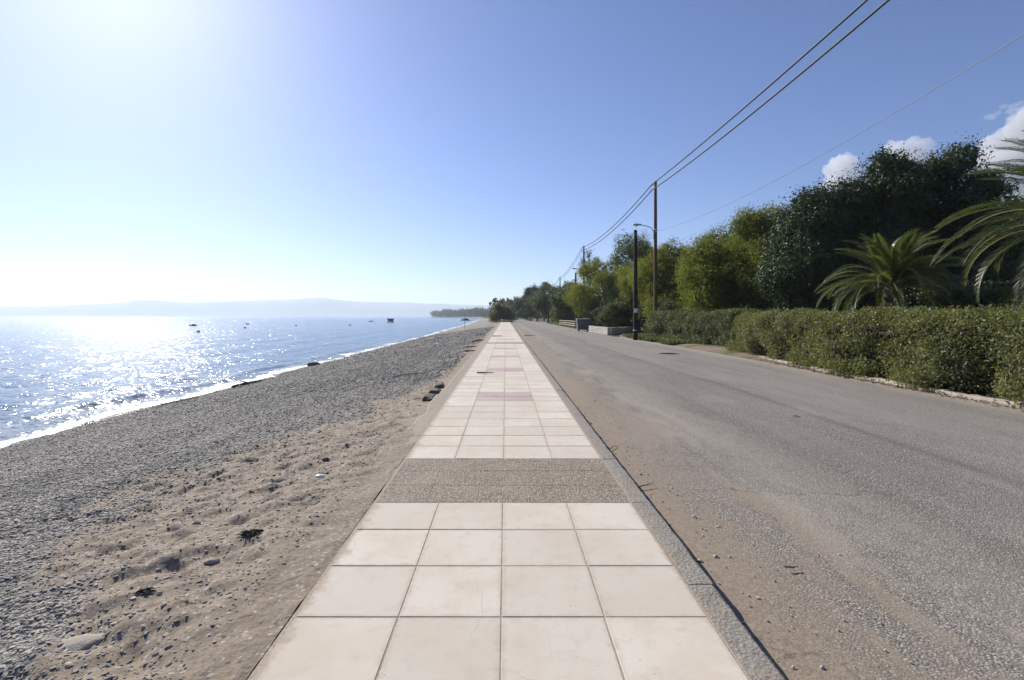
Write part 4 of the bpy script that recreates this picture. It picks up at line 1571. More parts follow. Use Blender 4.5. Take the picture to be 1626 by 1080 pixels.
def lamp_pole(loc, h, label, lamp_z=7.75):
    t = thing('lamp_pole', loc, label, 'utility pole', 'tall wooden poles carrying the power lines')
    pole_taper(h, .145, .10, M_polewood, t)
    for z in (h - .28, h - .62):
        b = MB().tube([(0, -.11, z), (-.34, -.11, z)], .018, 6); b.tube([(-.30, -.11, z - .09), (-.30, -.11, z + .04)], .014, 6)
        br = b.build('bracket', M_metal, t)
        MB().lathe([(.02, -.04), (.05, -.03), (.035, 0), (.055, .02), (.03, .07)], (-.30, -.11, z - .06), 10).build('insulator', M_ceramic, br, True)
    if lamp_z:
        arm = MB().tube([(-.13, 0, lamp_z - .25), (-.22, 0, lamp_z - .02), (-.45, 0, lamp_z + .14), (-.8, 0, lamp_z + .22), (-1.0, 0, lamp_z + .26)], .028, 8)
        arm.box((-.115, 0, lamp_z - .35), (.07, .09, .75))
        arm.build('lamp_arm', M_metal, t, True)
        hd = MB()
        prof = [(-.98, .045, .045), (-1.06, .085, .07), (-1.25, .14, .09), (-1.48, .15, .085), (-1.60, .11, .06), (-1.64, .04, .02)]
        V, F, n = [], [], 10
        for x, ry, rz in prof:
            for k in range(n):
                w = 2 * PI * k / n; V.append((x, ry * math.cos(w), lamp_z + .27 + .03 * (-x - 1) + max(-.4, math.sin(w)) * rz))
        for i in range(len(prof) - 1):
            for k in range(n): F.append((i * n + k, i * n + (k + 1) % n, (i + 1) * n + (k + 1) % n, (i + 1) * n + k))
        F += [tuple(range(n)), tuple((len(prof) - 1) * n + k for k in range(n))]
        hd.add(V, F)
        h_o = hd.build('lamp_head', M_lamp, t, True)
        MB().lathe([(.02, -.10), (.085, -.085), (.115, -.03), (.11, .0)], (-1.36, 0, lamp_z + .25), 12).build('lamp_bowl', M_lens, h_o, True)
        ring = MB().lathe([(.135, 0), (.15, .01), (.15, .07), (.135, .08)], (0, 0, lamp_z - .10), 12).build('cable_collar', M_white, t, True)
    return t


PX, PH = 10.7, 11.15
poles_y = [(3.0, False), (36.0, True), (69.0, True), (103.0, True), (138.0, False), (172.0, False)]
plab = ['wooden power pole beside the camera on the right, outside the picture', 'tall wooden lamp pole standing behind the greener hedge, largest in the photo',
        'second wooden lamp pole, rising behind the overhanging pine', 'third power pole, in front of the dark far trees', 'fourth power pole, thin above the dark tree tops',
        'fifth and farthest power pole above the tree tops']
for (y, lp), lb in zip(poles_y, plab):
    lamp_pole((PX + (0 if y < 80 else (y - 80) * .018), y, -.05), PH - (0 if y < 80 else 1.6), lb, 7.75 if lp and y < 80 else 0)


def wire(a, b, sag, r, label, mat, group, name='power_line', n=40):
    a, b = Vector(a), Vector(b)
    pts = []
    for i in range(n + 1):
        t = i / n
        p = a.lerp(b, t); p.z -= 4 * sag * t * (1 - t); pts.append(p)
    o = MB().tube(pts, r, 6).build(name, mat, None, True)
    tag(o, label, 'cable', group)


PW = 'pair of power lines between the wooden poles'
for i in range(5):
    ya, yb = poles_y[i][0], poles_y[i + 1][0]
    xa = PX + (0 if ya < 80 else (ya - 80) * .018) - .30; xb = PX + (0 if yb < 80 else (yb - 80) * .018) - .30
    ha = PH - (0 if ya < 80 else 1.6) - .05; hb = PH - (0 if yb < 80 else 1.6) - .05
    where = ['overhead from the camera to the large lamp pole', 'from the large lamp pole to the second lamp pole', 'from the second lamp pole to the third pole', 'from the third pole to the fourth pole', 'from the fourth pole to the farthest pole'][i]
    for k, dz in (('upper', -.28), ('lower', -.68)):
        wire((xa, ya - .11, ha + dz), (xb, yb - .11, hb + dz), (.28 if k == 'upper' else .42) if i == 0 else .7, .036 if i < 2 else .030, f'{k} black power line running {where}', M_cable, PW)


def black_pole(loc, h, label, sign=False):
    t = thing('telephone_pole', loc, label, 'telephone pole', 'black telephone poles along the road edge')
    pole_taper(h, .15, .105, M_darkpole, t)
    MB().lathe([(.115, 0), (.11, .06), (.03, .13)], (0, 0, h - .005), 10).build('cap', M_darkpole, t, True)
    MB().tube([(-.2, 0, h - .32), (.24, 0, h - .32)], .018, 6).build('crossbar', M_metal, t)
    if sign:
        MB().box((-.01, -.155, 1.92), (.20, .02, .27), 0, .004).build('notice_plate', M_white, t)
        MB().lathe([(.152, 0), (.158, .01), (.158, .07), (.152, .08)], (0, 0, .58), 12).build('base_band', M_metal, t, True)
    return t


black_pole((8.5, 33.0, -.1), 7.1, 'black telephone pole with a small white plate at the end of the hedges', True)
black_pole((9.1, 65.5, -.1), 7.1, 'black telephone pole rising from the rail fence beside the waste container')
bp = black_pole((8.95, 106.0, -.1), 6.2, 'short black post with a lamp bowl near the blue car')
MB().lathe([(.05, 0), (.28, .05), (.22, .2), (.05, .26)], (-.1, 0, 6.2), 12).build('lamp_bowl', M_white, bp, True)
black_pole((8.5, 1.5, -.1), 7.2, 'black telephone pole beside the camera on the right, outside the picture')
wire((8.5, 1.5, 6.8), (8.5, 33, 6.75), 1.05, .0075, 'thin grey telephone wire crossing the sky to the black pole with the plate', M_thin, 'thin telephone wires', 'telephone_wire')
wire((8.5, 33, 6.7), (9.1, 65.5, 6.7), .9, .012, 'thin telephone wire from the plated black pole to the pole by the waste container', M_thin, 'thin telephone wires', 'telephone_wire')
wire((9.1, 65.5, 6.6), (8.95, 106, 5.9), .9, .014, 'thin telephone wire running on to the post by the blue car', M_thin, 'thin telephone wires', 'telephone_wire')

# globe lamps
for (x, y, z, lb) in ((14.95, 30.2, 3.12, 'white globe garden lamp, the brighter one, peeping over the dark hedge'), (15.6, 33.2, 3.16, 'white globe garden lamp, the dimmer one left of its twin, half hidden by leaves')):
    t = thing('globe_lamp', (x, y, 0), lb, 'lamp', 'white globe garden lamps')
    MB().tube([(0, 0, -.2), (0, 0, z - .2)], .035, 8).build('post', M_darkpole, t)
    MB().lathe([(.06, 0), (.09, .03), (.09, .07)], (0, 0, z - .27), 12).build('fitter', M_metal, t)
    V, F = ICO3
    link('globe', np_mesh('globe', V * .215 + np.array([0, 0, z]), F), t, M_globe)

# ------------------------------------------------------------------ waste container
t = thing('waste_container', (7.95, 51.6, ROAD_Z + .01), 'grey wheeled waste container standing under the overhanging pine', 'waste container')
m = MB()
bw, tw, bd, td = 1.24, 1.38, .84, 1.0
V = [(-bw / 2, -bd / 2, .17), (bw / 2, -bd / 2, .17), (bw / 2, bd / 2, .17), (-bw / 2, bd / 2, .17), (-tw / 2, -td / 2, 1.12), (tw / 2, -td / 2, 1.12), (tw / 2, td / 2, 1.12), (-tw / 2, td / 2, 1.12)]
m.add(V, [(0, 3, 2, 1), (0, 1, 5, 4), (1, 2, 6, 5), (2, 3, 7, 6), (3, 0, 4, 7), (4, 5, 6, 7)])
for x in (-.4, 0, .4): m.box((x, -.47, .66), (.06, .06, .84), 0, .01, Matrix.Rotation(-.085, 3, 'X'))
m.box((0, 0, 1.13), (tw + .06, td + .06, .06), 0, .01)
m.build('body', M_bin, t)
m = MB()
n = 7
VV = []
for i in range(n):
    a = PI * i / (n - 1)
    for x in (-tw / 2 - .02, tw / 2 + .02): VV.append((x, -math.cos(a) * (td / 2 + .02), 1.165 + math.sin(a) * .17))
m.add(VV, [(2 * i, 2 * i + 1, 2 * i + 3, 2 * i + 2) for i in range(n - 1)] + [tuple(range(0, 2 * n, 2)), tuple(range(2 * n - 1, 0, -2))])
m.build('lid', M_binlid, t)
for x in (-.74, .74):
    MB().tube([(x - .05, 0, .98), (x + .05, 0, .98)], .035, 8).build('trunnion', M_metal, t)
for x in (-.48, .48):
    for y in (-.28, .28):
        MB().lathe([(.03, -.04), (.10, -.03), (.10, .03), (.03, .04)], (x, y, .10), 12, 'x').build('wheel', M_rubber, t, True)
        MB().box((x, y, .18), (.11, .06, .10)).build('caster', M_metal, t)

# rail fence
t = thing('rail_fence', (8.55, 62.0, -.1), 'bleached wooden rail fence beside the black pole and waste container', 'fence')
for i in range(7):
    MB().tube([(0, i * 3.0, -.2), (.01, i * 3.0, .98)], .07, 7).build('post', M_rail, t)
for i in range(6):
    for z in (.35, .62, .9):
        MB().tube([(.0, i * 3.0 - .12, z), (0, i * 3.0 + 3.12, z + random.uniform(-.03, .03))], .045, 6).build('rail', M_rail, t)
for z in (.35, .62, .9):
    MB().tube([(-.05, 0, z), (1.3, -.35, z + .02)], .045, 6).build('rail', M_rail, t)
MB().tube([(1.3, -.35, -.2), (1.3, -.35, .98)], .07, 7).build('post', M_rail, t)

# manhole cover
t = thing('manhole_cover', (6.72, 20.8, ROAD_Z + .030), 'round dark manhole cover set in the road', 'manhole cover')
MB().lathe([(.44, -.02), (.44, .0), (.42, .004), (.36, .004), (.355, -.004)], (0, 0, 0), 24).build('rim', M_iron, t)
m = MB().lathe([(.34, -.02), (.34, .004), (.1, .005)], (0, 0, 0), 24)
for i in range(-4, 5):
    w = math.sqrt(max(.01, .32 ** 2 - (i * .07) ** 2))
    m.box((0, i * .07, .007), (w * 1.8, .022, .006))
m.build('lid', M_iron, t)


# ------------------------------------------------------------------ cars
def car(loc, rz, paint, label):
    t = thing('parked_car', loc, label, 'car', None, rz)
    # side profile lofted across the width (length along x)
    prof = [(-2.05, .35), (-2.08, .62), (-2.0, .86), (-1.3, .93), (-.55, .98), (.9, .97), (1.75, .90), (2.02, .72), (2.06, .40), (1.9, .24), (-1.9, .24)]
    m = MB()
    for hw, sx, zz in ((-.82, .97, 0), (-.86, 1, 0), (.86, 1, 0), (.82, .97, 0)):
        m.v += [(x * sx, hw, z) for x, z in prof]
    n = len(prof)
    for l in range(3):
        for i in range(n): m.f.append((l * n + i, l * n + (i + 1) % n, l * n + n + (i + 1) % n, l * n + n + i))
    m.f += [tuple(range(n - 1, -1, -1)), tuple(range(3 * n, 4 * n))]
    m.build('body', paint, t)
    roof = [(-1.15, 1.36), (-.9, 1.43), (.45, 1.45), (.75, 1.40)]
    m = MB()
    for hw in (-.60, .60): m.v += [(x, hw, z) for x, z in roof] + [(x, hw * 1.02, z - .05) for x, z in reversed(roof)]
    for i in range(8): m.f.append((i, (i + 1) % 8, 8 + (i + 1) % 8, 8 + i))
    m.f += [tuple(range(7, -1, -1)), tuple(range(8, 16))]
    m.build('roof', paint, t)
    m = MB()
    m.add([(-1.75, -.78, .93), (1.15, -.78, .965), (1.15, .78, .965), (-1.75, .78, .93), (-1.12, -.585, 1.355), (.72, -.585, 1.38), (.72, .585, 1.38), (-1.12, .585, 1.355)],
          [(0, 1, 5, 4), (1, 2, 6, 5), (2, 3, 7, 6), (3, 0, 4, 7)])
    m.build('window', M_glass, t)
    for x0, x1 in ((-.25, -.2), (-1.3, -1.0), (1.08, .70)):
        for s in (-1, 1):
            MB().tube([(x0, s * .785, .95), (x1, s * .60, 1.38)], .035, 5).build('pillar', paint, t)
    for x in (-1.28, 1.28):
        for s in (-1, 1):
            w = MB().lathe([(.20, -.10), (.30, -.09), (.32, -.04), (.32, .04), (.30, .09), (.20, .10)], (x, s * .78, .32), 18, 'y').build('wheel', M_rubber, t, True)
            MB().lathe([(.02, -.105), (.19, -.10), (.20, .10), (.02, .105)], (x, s * .785, .32), 14, 'y').build('rim', M_hub, w, True)
    for s in (-1, 1):
        MB().box((2.0, s * .60, .70), (.10, .34, .15), 0, .03).build('headlight', M_lampglass, t)
        MB().box((-2.03, s * .64, .74), (.10, .26, .18), 0, .03).build('tail_light', M_redglass, t)
    MB().box((2.02, 0, .42), (.12, 1.5, .16), 0, .03).build('bumper', paint, t)
    MB().box((2.075, 0, .43), (.02, .5, .11)).build('number_plate', M_white, t)
    return t


car((12.9, 122.0, -.05), R(200), M_car_silver, 'silver blue car parked under the trees beyond the grass verge')
car((2.5, 176.0, ROAD_Z), R(-85), M_car_dark, 'small dark blue car far down the road beside the tamarisk bush')
t = thing('white_bin', (7.3, 149.0, ROAD_Z), 'whitish waste bin at the far bend of the road under the dark trees', 'bin')
m = MB(); m.add([(-.5, -.4, .15), (.5, -.4, .15), (.5, .4, .15), (-.5, .4, .15), (-.62, -.5, 1.15), (.62, -.5, 1.15), (.62, .5, 1.15), (-.62, .5, 1.15)], [(0, 3, 2, 1), (0, 1, 5, 4), (1, 2, 6, 5), (2, 3, 7, 6), (3, 0, 4, 7), (4, 5, 6, 7)])
m.build('body', M_palestone, t)
MB().box((0, 0, 1.21), (1.32, 1.08, .12), 0, .04).build('lid', M_palestone, t)
for x in (-.4, .4):
    MB().lathe([(.03, -.04), (.09, -.03), (.09, .03), (.03, .04)], (x, -.3, .09), 10, 'x').build('wheel', M_rubber, t, True)


# ------------------------------------------------------------------ boats and buoys
def hull_mesh(L, B, D, name='hull'):
    m = MB()
    n = 9
    for i in range(n):
        t = i / (n - 1)
        x = (t - .5) * L
        w = B / 2 * (1 - max(0, (t - .45) / .55) ** 2.2) * (.86 + .14 * min(1, t * 3))
        w = max(w, .02)
        sh = D * (.75 + .45 * t ** 2)
        m.v += [(x, -w, sh), (x, -w * .8, sh * .4), (x * .96, 0, -D * .3), (x, w * .8, sh * .4), (x, w, sh), (x, w * .86, sh - .04), (x, 0, D * .25), (x, -w * .86, sh - .04)]
    for i in range(n - 1):
        for k in range(8): m.f.append((i * 8 + k, i * 8 + (k + 1) % 8, i * 8 + 8 + (k + 1) % 8, i * 8 + 8 + k))
    m.f += [tuple(range(7, -1, -1)), tuple((n - 1) * 8 + k for k in range(8))]
    return m


def boat(loc, L, rz, hullmat, label, cabin=True, figure=True):
    t = thing('boat', loc, label, 'boat', 'small boats moored off the beach', rz)
    hull_mesh(L, L * .36, L * .14).build('hull', hullmat, t)
    if cabin:
        m = MB().box((L * .08, 0, L * .20), (L * .26, L * .22, L * .16), 0, .03)
        m.build('cabin', M_hull_dark, t)
    if figure:
        m = MB().tube([(-L * .12, 0, L * .08), (-L * .13, 0, L * .16), (-L * .12, 0, L * .24), (-L * .12, 0, L * .27)], [.14, .17, .14, .05], 8)
        m.build('tarpaulin', M_person, t, True)
    m = MB().box((-L * .52, 0, L * .14), (.22, .2, .42), 0, .05); m.tube([(-L * .52, 0, L * .1), (-L * .52, 0, -.3)], .05, 6)
    m.build('outboard_motor', M_hull_dark, t)
    for s in (-1, 0, 1):
        MB().box((s * L * .18, 0, L * .085), (.16, L * .26, .03)).build('thwart', M_rail, t)
    return t


def on_sea(px, py):
    d = (EYE - WATER) * 800 / (py - 502)
    return ((px - 803) / 800 * d, d, WATER)


boat(on_sea(307, 517.6), 2.1, R(8), M_hull_dark, 'small dark boat in the sun glitter, leftmost of the boats')
boat(on_sea(394, 515), 1.7, R(-14), M_hull_white, 'small pale boat with a dark load, between the glitter and the dark houseboat', False)
boat(on_sea(589, 510.8), 2.8, R(170), M_hull_white, 'long low white boat just left of the dark canopied raft', False)
t = thing('raft', on_sea(620, 511.5), 'dark raft with a square canopy moored off the beach', 'raft')
hull_mesh(3.4, 2.2, .3).build('hull', M_hull_dark, t)
m = MB().box((0, 0, 1.55), (3.3, 2.2, .5), 0, .08); m.box((.1, .0, .85), (2.4, 1.6, .95)); m.build('canopy', M_navy, t)
for x in (-1.3, 1.3):
    for y in (-.9, .9): MB().tube([(x, y, .2), (x, y, 1.4)], .04, 6).build('post', M_metal, t)
for px, py, L, lb in ((690, 504.4, 5, 'far low boat before the headland, left one'), (699, 504.3, 6, 'far boat with a small cabin before the headland, middle one'), (708, 504.5, 6, 'far long boat before the headland, right of the cabin boat'), (718, 504.2, 4, 'far boat nearest the beach before the headland')):
    x, y, z = on_sea(px, py)
    boat((x, y, z), L, R(10), M_hull_white, lb, 'cabin' in lb, False)
for px, py, lb in ((315, 527.5, 'dark mooring buoy just below the leftmost boat'), (389.5, 521, 'small dark buoy in front of the pale boat'), (470, 517.5, 'small buoy in open water left of the low white boat'), (556, 517, 'small buoy nearest the low white boat')):
    t = thing('buoy', on_sea(px, py), lb, 'buoy', 'mooring buoys')
    MB().lathe([(.05, -.2), (.24, -.05), (.28, .1), (.2, .28), (.04, .34)], (0, 0, 0), 12).build('float', M_buoy, t, True)
    MB().lathe([(.05, 0), (.05, .05), (.02, .1)], (0, 0, .33), 8).build('eye', M_metal, t)

# beach umbrella
t = thing('beach_umbrella', (-7.3, 90.0, float(beach_base(np.array(-7.3), np.array(90.0)))), 'open dark blue beach umbrella standing alone near the water', 'umbrella')
MB().tube([(0, 0, -.3), (0, 0, 1.95)], .04, 8).build('pole', M_twig, t)
m = MB(); n = 8
m.v = [(0, 0, 1.93)] + [(.55 * math.cos(2 * PI * k / n), .55 * math.sin(2 * PI * k / n), 1.76) for k in range(n)] + [(1.0 * math.cos(2 * PI * k / n), 1.0 * math.sin(2 * PI * k / n), 1.46) for k in range(n)]
m.v += [(x * .99, y * .99, z - .02) for x, y, z in m.v]
q = 1 + 2 * n
for k in range(n):
    j = (k + 1) % n
    m.f += [(0, 1 + k, 1 + j), (1 + k, 1 + n + k, 1 + n + j, 1 + j), (q, q + 1 + j, q + 1 + k), (q + 1 + k, q + 1 + j, q + 1 + n + j, q + 1 + n + k), (1 + n + k, q + 1 + n + k, q + 1 + n + j, 1 + n + j)]
m.build('canopy', M_brolly, t)
for k in range(n):
    a = 2 * PI * k / n
    MB().tube([(0, 0, 1.88), (.97 * math.cos(a), .97 * math.sin(a), 1.44)], .01, 4).build('rib', M_metal, t)


# ------------------------------------------------------------------ beach bits
def bz(x, y): return float(beach_z(np.array(float(x)), np.array(float(y))))


def rock(name, x, y, size, mat, label, cat, seed, z=None, rz=0, sink=.35):
    g = np.random.default_rng(seed)
    V, F = ICO3
    d = V * (1 + .35 * fbm(V[:, 0] * 1.6 + seed, V[:, 1] * 1.6, V[:, 2] * 1.6, seed, 3)[:, None])
    d = d * np.array(size) / 2
    o = link(name, np_mesh(name, d, F), None, mat)
    o.location = (x, y, (bz(x, y) if z is None else z) + size[2] * (.5 - sink)); o.rotation_euler = (0, 0, rz)
    tag(o, label, cat)
    return o


rock('flat_stone', -2.02, 2.36, (.24, .14, .04), M_palestone, 'large pale flat stone half buried in sand at the bottom left corner', 'stone', 1, rz=.6, sink=.62)
rock('flat_stone', -1.80, 3.08, (.09, .05, .035), M_palestone, 'light grey flat stone in the sand left of the slabs, below the dark seaweed', 'stone', 2, rz=.2)
rock('dark_stone', -2.30, 3.75, (.07, .05, .05), M_block, 'single small dark stone in the sand left of the seaweed clump', 'stone', 3)
rock('pale_stone', -1.75, 4.75, (.09, .06, .04), M_white, 'small white stone cluster in the sand beyond the seaweed clump', 'stone', 4)
rock('dark_stone', -1.93, 5.4, (.08, .06, .05), M_block, 'dark stone in the sand level with the dark paving band', 'stone', 5)


def clump(name, x, y, r, n, mat, label, cat, seed, rad=.006, L=.08, zoff=0.0):
    g = random.Random(seed)
    m = MB()
    for i in range(n):
        a = g.uniform(0, 2 * PI); d = abs(g.gauss(0, r * .5))
        px, py = d * math.cos(a) * 1.5, d * math.sin(a)
        b = g.uniform(0, 2 * PI); l = L * g.uniform(.5, 1.3)
        hz_ = min(.03, r * .28)
        z = g.uniform(0, hz_ * .7) + hz_ * math.exp(-(d / r) ** 2 * 4)
        m.tube([(px, py, z * .6), (px + l * .5 * math.cos(b), py + l * .5 * math.sin(b), z + g.uniform(0, hz_ * .3)), (px + l * math.cos(b), py + l * math.sin(b), z * .6)], [rad, rad * .8, rad * .4], 4)
    o = m.build(name, mat)
    o.location = (x, y, bz(x, y) + .003 + zoff)
    tag(o, label, cat)
    return o


clump('seaweed', -1.72, 3.42, .052, 110, M_weed, 'dark dry seaweed clump lying on the sand left of the slabs', 'seaweed', 1, .005, .045)
clump('seaweed', -1.95, 2.72, .03, 36, M_weed, 'small dark seaweed tuft in the sand near the bottom left', 'seaweed', 2, .004, .04)


def branch(name, pts, r, label, cat, mat=M_drift, seed=1, twigs=4):
    g = random.Random(seed)
    m = MB()
    n = len(pts)
    m.tube(pts, [r * (1 - .6 * i / (n - 1)) for i in range(n)], 7)
    for i in range(twigs):
        k = g.randint(0, n - 2); p = Vector(pts[k]).lerp(Vector(pts[k + 1]), g.random())
        d = Vector((g.uniform(-1, 1), g.uniform(-1, 1), g.uniform(0, .3))) * r * 12
        m.tube([p, p + d * .6 + Vector((0, 0, .02)), p + d], [r * .45, r * .3, r * .12], 5)
    o = m.build(name, mat, None, True)
    tag(o, label, cat)


def on_beach(x, y, dz=0): return (x, y, bz(x, y) + dz)


branch('driftwood', [on_beach(-11.0, 20.3, .04), on_beach(-10.9, 20.9, .07), on_beach(-10.7, 21.5, .05), on_beach(-10.6, 22.0, .03)], .07, 'brown driftwood log at the edge of the foam', 'driftwood', seed=1)
branch('driftwood', [on_beach(-11.0, 16.1, .03), on_beach(-10.7, 16.6, .03), on_beach(-10.5, 17.2, .03)], .035, 'pale thin driftwood stick at the edge of the foam, nearer than the brown log', 'driftwood', M_rail, 2, 2)
branch('driftwood', [on_beach(-3.2, 14.2, .05), on_beach(-2.9, 14.4, .06), on_beach(-2.5, 14.3, .05), on_beach(-2.2, 14.3, .02)], .03, 'grey driftwood log lying in the middle of the pebbles', 'driftwood', M_rail, 3, 2)
rock('dark_rock', -11.1, 29.2, (.7, .5, .32), M_block, 'single dark rock on the waterline beyond the driftwood', 'rock', 9)
for i, (x, y, lb) in enumerate(((-6.6, 50, 'dark driftwood piece on the pebbles short of the umbrella'), (-2.1, 43, 'dead branch lying against the pavement edge far off'), (-2.2, 57, 'heap of dead branches at the pavement edge below the tamarisk'), (-1.7, 31, 'weathered branch at the pavement edge in the middle distance'))):
    branch('driftwood', [on_beach(x - .35, y - .4, .03), on_beach(x - .1, y, .06), on_beach(x + .25, y + .6, .03)], .04, lb, 'driftwood', M_drift, 20 + i, 8)
for i, (x, y, lb) in enumerate(((-1.75, 34, 'dry weed tuft at the pavement edge before the weathered branch'), (-1.62, 22.5, 'dry weed tuft at the pavement edge halfway along'), (-1.7, 26, 'dry weed tuft at the pavement edge just past the halfway one'))):
    clump('weed_tuft', x, y, .25, 90, M_twig, lb, 'weeds', 30 + i, .012, .2)
# twigs on slabs and gutter
def twig(x, y, L, a, label, z=.004, r=.006, seed=1):
    g = random.Random(seed)
    m = MB()
    pts = [(math.cos(a) * L * t + g.uniform(-.03, .03) * L, math.sin(a) * L * t + g.uniform(-.06, .06) * L, r + abs(g.gauss(0, .008))) for t in (0, .25, .5, .75, 1)]
    m.tube(pts, [r, r, r * .8, r * .6, r * .3], 5)
    for k in (1, 2, 3):
        d = Vector((g.uniform(-1, 1), g.uniform(-1, 1), .1)) * L * .25
        m.tube([pts[k], Vector(pts[k]) + d], [r * .6, r * .2], 4)
    o = m.build('twig', M_twig); o.location = (x, y, z)
    tag(o, label, 'twig', 'twigs on the paving')


twig(-.72, 12.75, .42, .1, 'forked dry twig lying on the left slabs beyond the three dark blocks', .004, .018, 3)
twig(-.95, 36, .8, .3, 'dry branch on the left slabs far along the pavement', .004, .03, 4)
twig(1.5, 40, .9, 0, 'dry branch in the gutter far along the road', ROAD_Z + .01, .03, 5)
twig(1.16, 4.55, .22, .4, 'thin black twig across the gutter beside the dark paving band', ROAD_Z + .02, .006, 6)
twig(1.22, 5.9, .2, 1.0, 'thin twig in the gutter just past the dark paving band', ROAD_Z + .02, .005, 7)
twig(1.72, 3.1, .09, .1, 'short dark stick lying on the asphalt near the bottom right', ROAD_Z + .022, .006, 8)
twig(4.4, 7.7, .12, .2, 'short dark stick on the asphalt in front of the long hedge', ROAD_Z + .032, .008, 9)
# dirt crumbs in the gutter
def crumbs():
    g = np.random.default_rng(3)
    m = MB()
    V, F = ICO1
    for i in range(420):
        y = 1.6 + 9 * g.uniform() ** 1.5; x = 1.17 + abs(g.normal(0, .35))
        s = g.uniform(.002, .008) * (2.2 if g.uniform() > .97 else 1)
        q = V * s * np.array([1.2, 1, .7]) * (1 + .3 * g.uniform(-1, 1, (len(V), 1)))
        m.add([(x + a, y + b, ROAD_Z + .006 + .035 * math.sin(max(0, x - 1) / 8.2 * PI) + c) for a, b, c in q.tolist()], [tuple(f) for f in F.tolist()])
    o = m.build('crumbs', M_pebble)
    tag(o, 'small stones and crumbs of dirt in the gutter', 'crumbs', None, 'stuff')


crumbs()
# three dark blocks on the beach side
for i, (y, lb) in enumerate(((9.55, 'dark stone block against the pavement edge, nearest of the three'), (10.35, 'dark stone block against the pavement edge, middle of the three'), (11.2, 'dark stone block against the pavement edge, farthest of the three'))):
    m = MB().box((0, 0, 0), (.19, .50, .20), .05 * i, .03)
    m.v = [(a + random.uniform(-.022, .022), b + random.uniform(-.035, .035), c + random.uniform(-.022, .022)) for a, b, c in m.v]
    o = m.build('stone_block', M_block); o.location = (-1.44 - .02 * i, y, -.135)
    tag(o, lb, 'block', 'dark blocks along the pavement edge')


# ------------------------------------------------------------------ far wood on the headland
def far_wood():
    g = np.random.default_rng(7)
    P, N = [], []
    for i in range(300):
        y = g.uniform(760, 1400)
        x = float(shore_x(y)) + g.uniform(14, 60)
        if y > 1380 or x > 60: continue
        h = g.uniform(8, 17) * (1.35 if g.uniform() > .85 else 1); w = h * g.uniform(.3, .55)
        n = 90
        d = g.normal(size=(n, 3)); d /= np.linalg.norm(d, axis=1, keepdims=True)
        rr_ = g.uniform(.55, 1, n)
        P.append(np.array([x, y, h * .5]) + d * rr_[:, None] * np.array([w, w, h * .5])); N.append(d + g.normal(size=(n, 3)) * .5)
    for i in range(160):                                   # the wood carries on inland behind the road's end
        y = g.uniform(260, 700); x = g.uniform(-4, 60) + y * .0
        h = g.uniform(7, 12); w = h * .5; n = 90
        d = g.normal(size=(n, 3)); d /= np.linalg.norm(d, axis=1, keepdims=True)
        P.append(np.array([max(x, float(shore_x(y)) + 12), y, h * .5]) + d * g.uniform(.55, 1, n)[:, None] * np.array([w, w, h * .5])); N.append(d + g.normal(size=(n, 3)) * .5)
    P, N = np.concatenate(P), np.concatenate(N)
    P[:, 2] = np.maximum(P[:, 2], .2)
    o = link('far_wood', leaves_mesh('far_wood', P, N, g.uniform(1.4, 3.4, len(P)), .7, 3), None, L_far)
    tag(o, 'far off wood of small trees along the headland', 'wood', None, 'stuff')


far_wood()


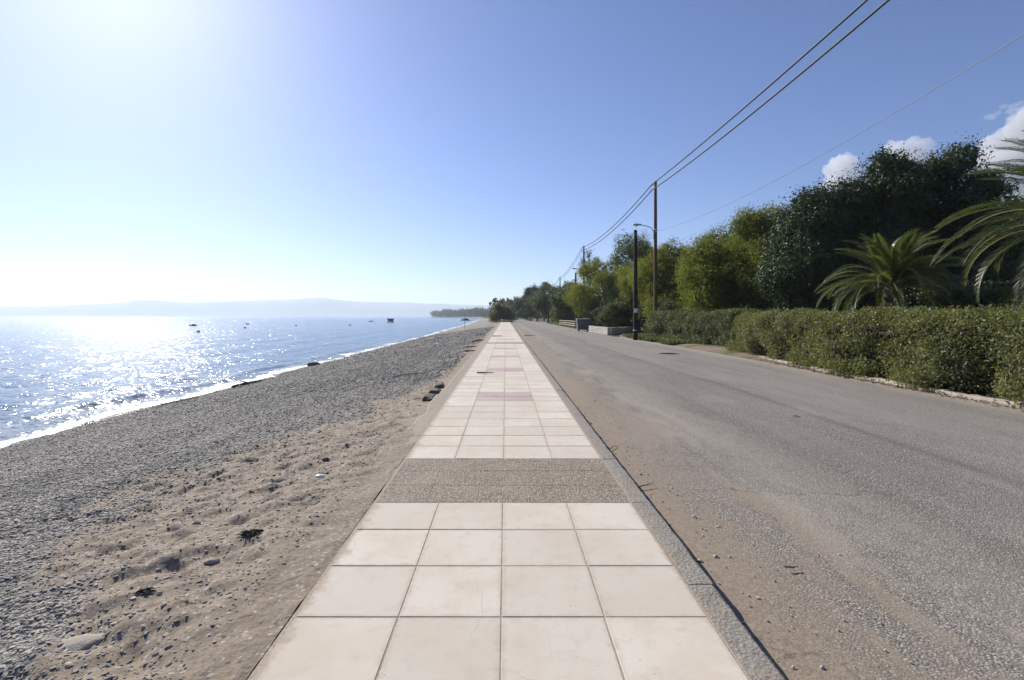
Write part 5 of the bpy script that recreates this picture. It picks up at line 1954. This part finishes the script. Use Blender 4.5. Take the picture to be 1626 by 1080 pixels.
# ------------------------------------------------------------------ clouds (outside the haze)
def cloud(px, py, w, h, D, seed, label, nb=60, mat=None, vox=None, flat=1.0):
    """puffy cumulus heap centred on the direction (px, py), real size from its distance"""
    g = np.random.default_rng(seed)
    cx, cz = (px - 803) / 800 * D, EYE + (502 - py) / 800 * D
    Wm, Hm = w / 800 * D, h / 800 * D
    Vs, Fs, b0 = [], [], 0
    for i in range(nb):
        u = g.uniform(-1, 1)
        top = (1 - u * u) ** .6 * (.75 + .25 * math.sin(u * 5 + seed))
        r = Hm * g.uniform(.07, .26) * (.5 + .5 * top)
        c = np.array([cx + u * Wm * .5, D + g.uniform(-.3, .3) * Wm * .4, cz - Hm * .5 + top * Hm * g.uniform(.02, 1.0) ** .8 - r * .5])
        d = ICO3[0]
        k = 1 + .30 * fbm(d[:, 0] * 1.9 + i * 5, d[:, 1] * 1.9, d[:, 2] * 1.9, seed, 4)
        Vs.append(c + d * (r * k)[:, None] * np.array([1.35, 1.2, .9 * flat])); Fs.append(ICO3[1] + b0); b0 += len(d)
    o = link('cloud', np_mesh('cloud', np.concatenate(Vs), np.concatenate(Fs)), None, mat or M_cloud)
    rm = o.modifiers.new('union', 'REMESH'); rm.mode = 'VOXEL'; rm.voxel_size = vox or Hm / 34
    tx = bpy.data.textures.new('billow', 'CLOUDS'); tx.noise_scale = Hm * .12; tx.noise_depth = 4
    dm = o.modifiers.new('billow', 'DISPLACE'); dm.texture = tx; dm.strength = Hm * .16; dm.mid_level = .5; dm.texture_coords = 'GLOBAL'
    tag(o, label, 'cloud', 'white clouds', 'thing')


CL = 9000
cloud(1625, 240, 200, 120, CL, 1, 'largest white cloud, at the right edge above the large palm', 90)
cloud(1615, 168, 80, 34, CL, 6, 'thin small cloud drifting above the largest cloud at the right edge', 26, M_wisp)
cloud(1452, 264, 190, 90, CL, 2, 'white cloud peeping over the top of the dark broadleaf trees')
cloud(1348, 284, 112, 82, CL, 3, 'small white cloud left of the dark trees, lowest of the cumulus')
cloud(265, 438, 150, 12, 14000, 4, 'faint flat white cloud low over the hills, left of its neighbour', 50, M_wisp, None, .6)
cloud(425, 441, 120, 10, 14000, 5, 'faint flat white cloud low over the hills, right of its neighbour', 40, M_wisp, None, .6)

# ------------------------------------------------------------------ haze
hz = MB().box((-1500, 2750, 106), (13000, 7000, 220)).build('haze', None)
mh = bpy.data.materials.new('haze')
mh.use_nodes = True
mh.node_tree.nodes.clear()
ho = mh.node_tree.nodes.new('ShaderNodeOutputMaterial')
pv = mh.node_tree.nodes.new('ShaderNodeVolumePrincipled')
pv.inputs['Color'].default_value = (.78, .89, 1.0, 1)
pv.inputs['Density'].default_value = 2.2e-4
pv.inputs['Anisotropy'].default_value = .27
mh.node_tree.links.new(pv.outputs[0], ho.inputs['Volume'])
hz.data.materials.append(mh)
tag(hz, 'pale sea haze that fades the far hills to blue', 'haze', None, 'stuff')
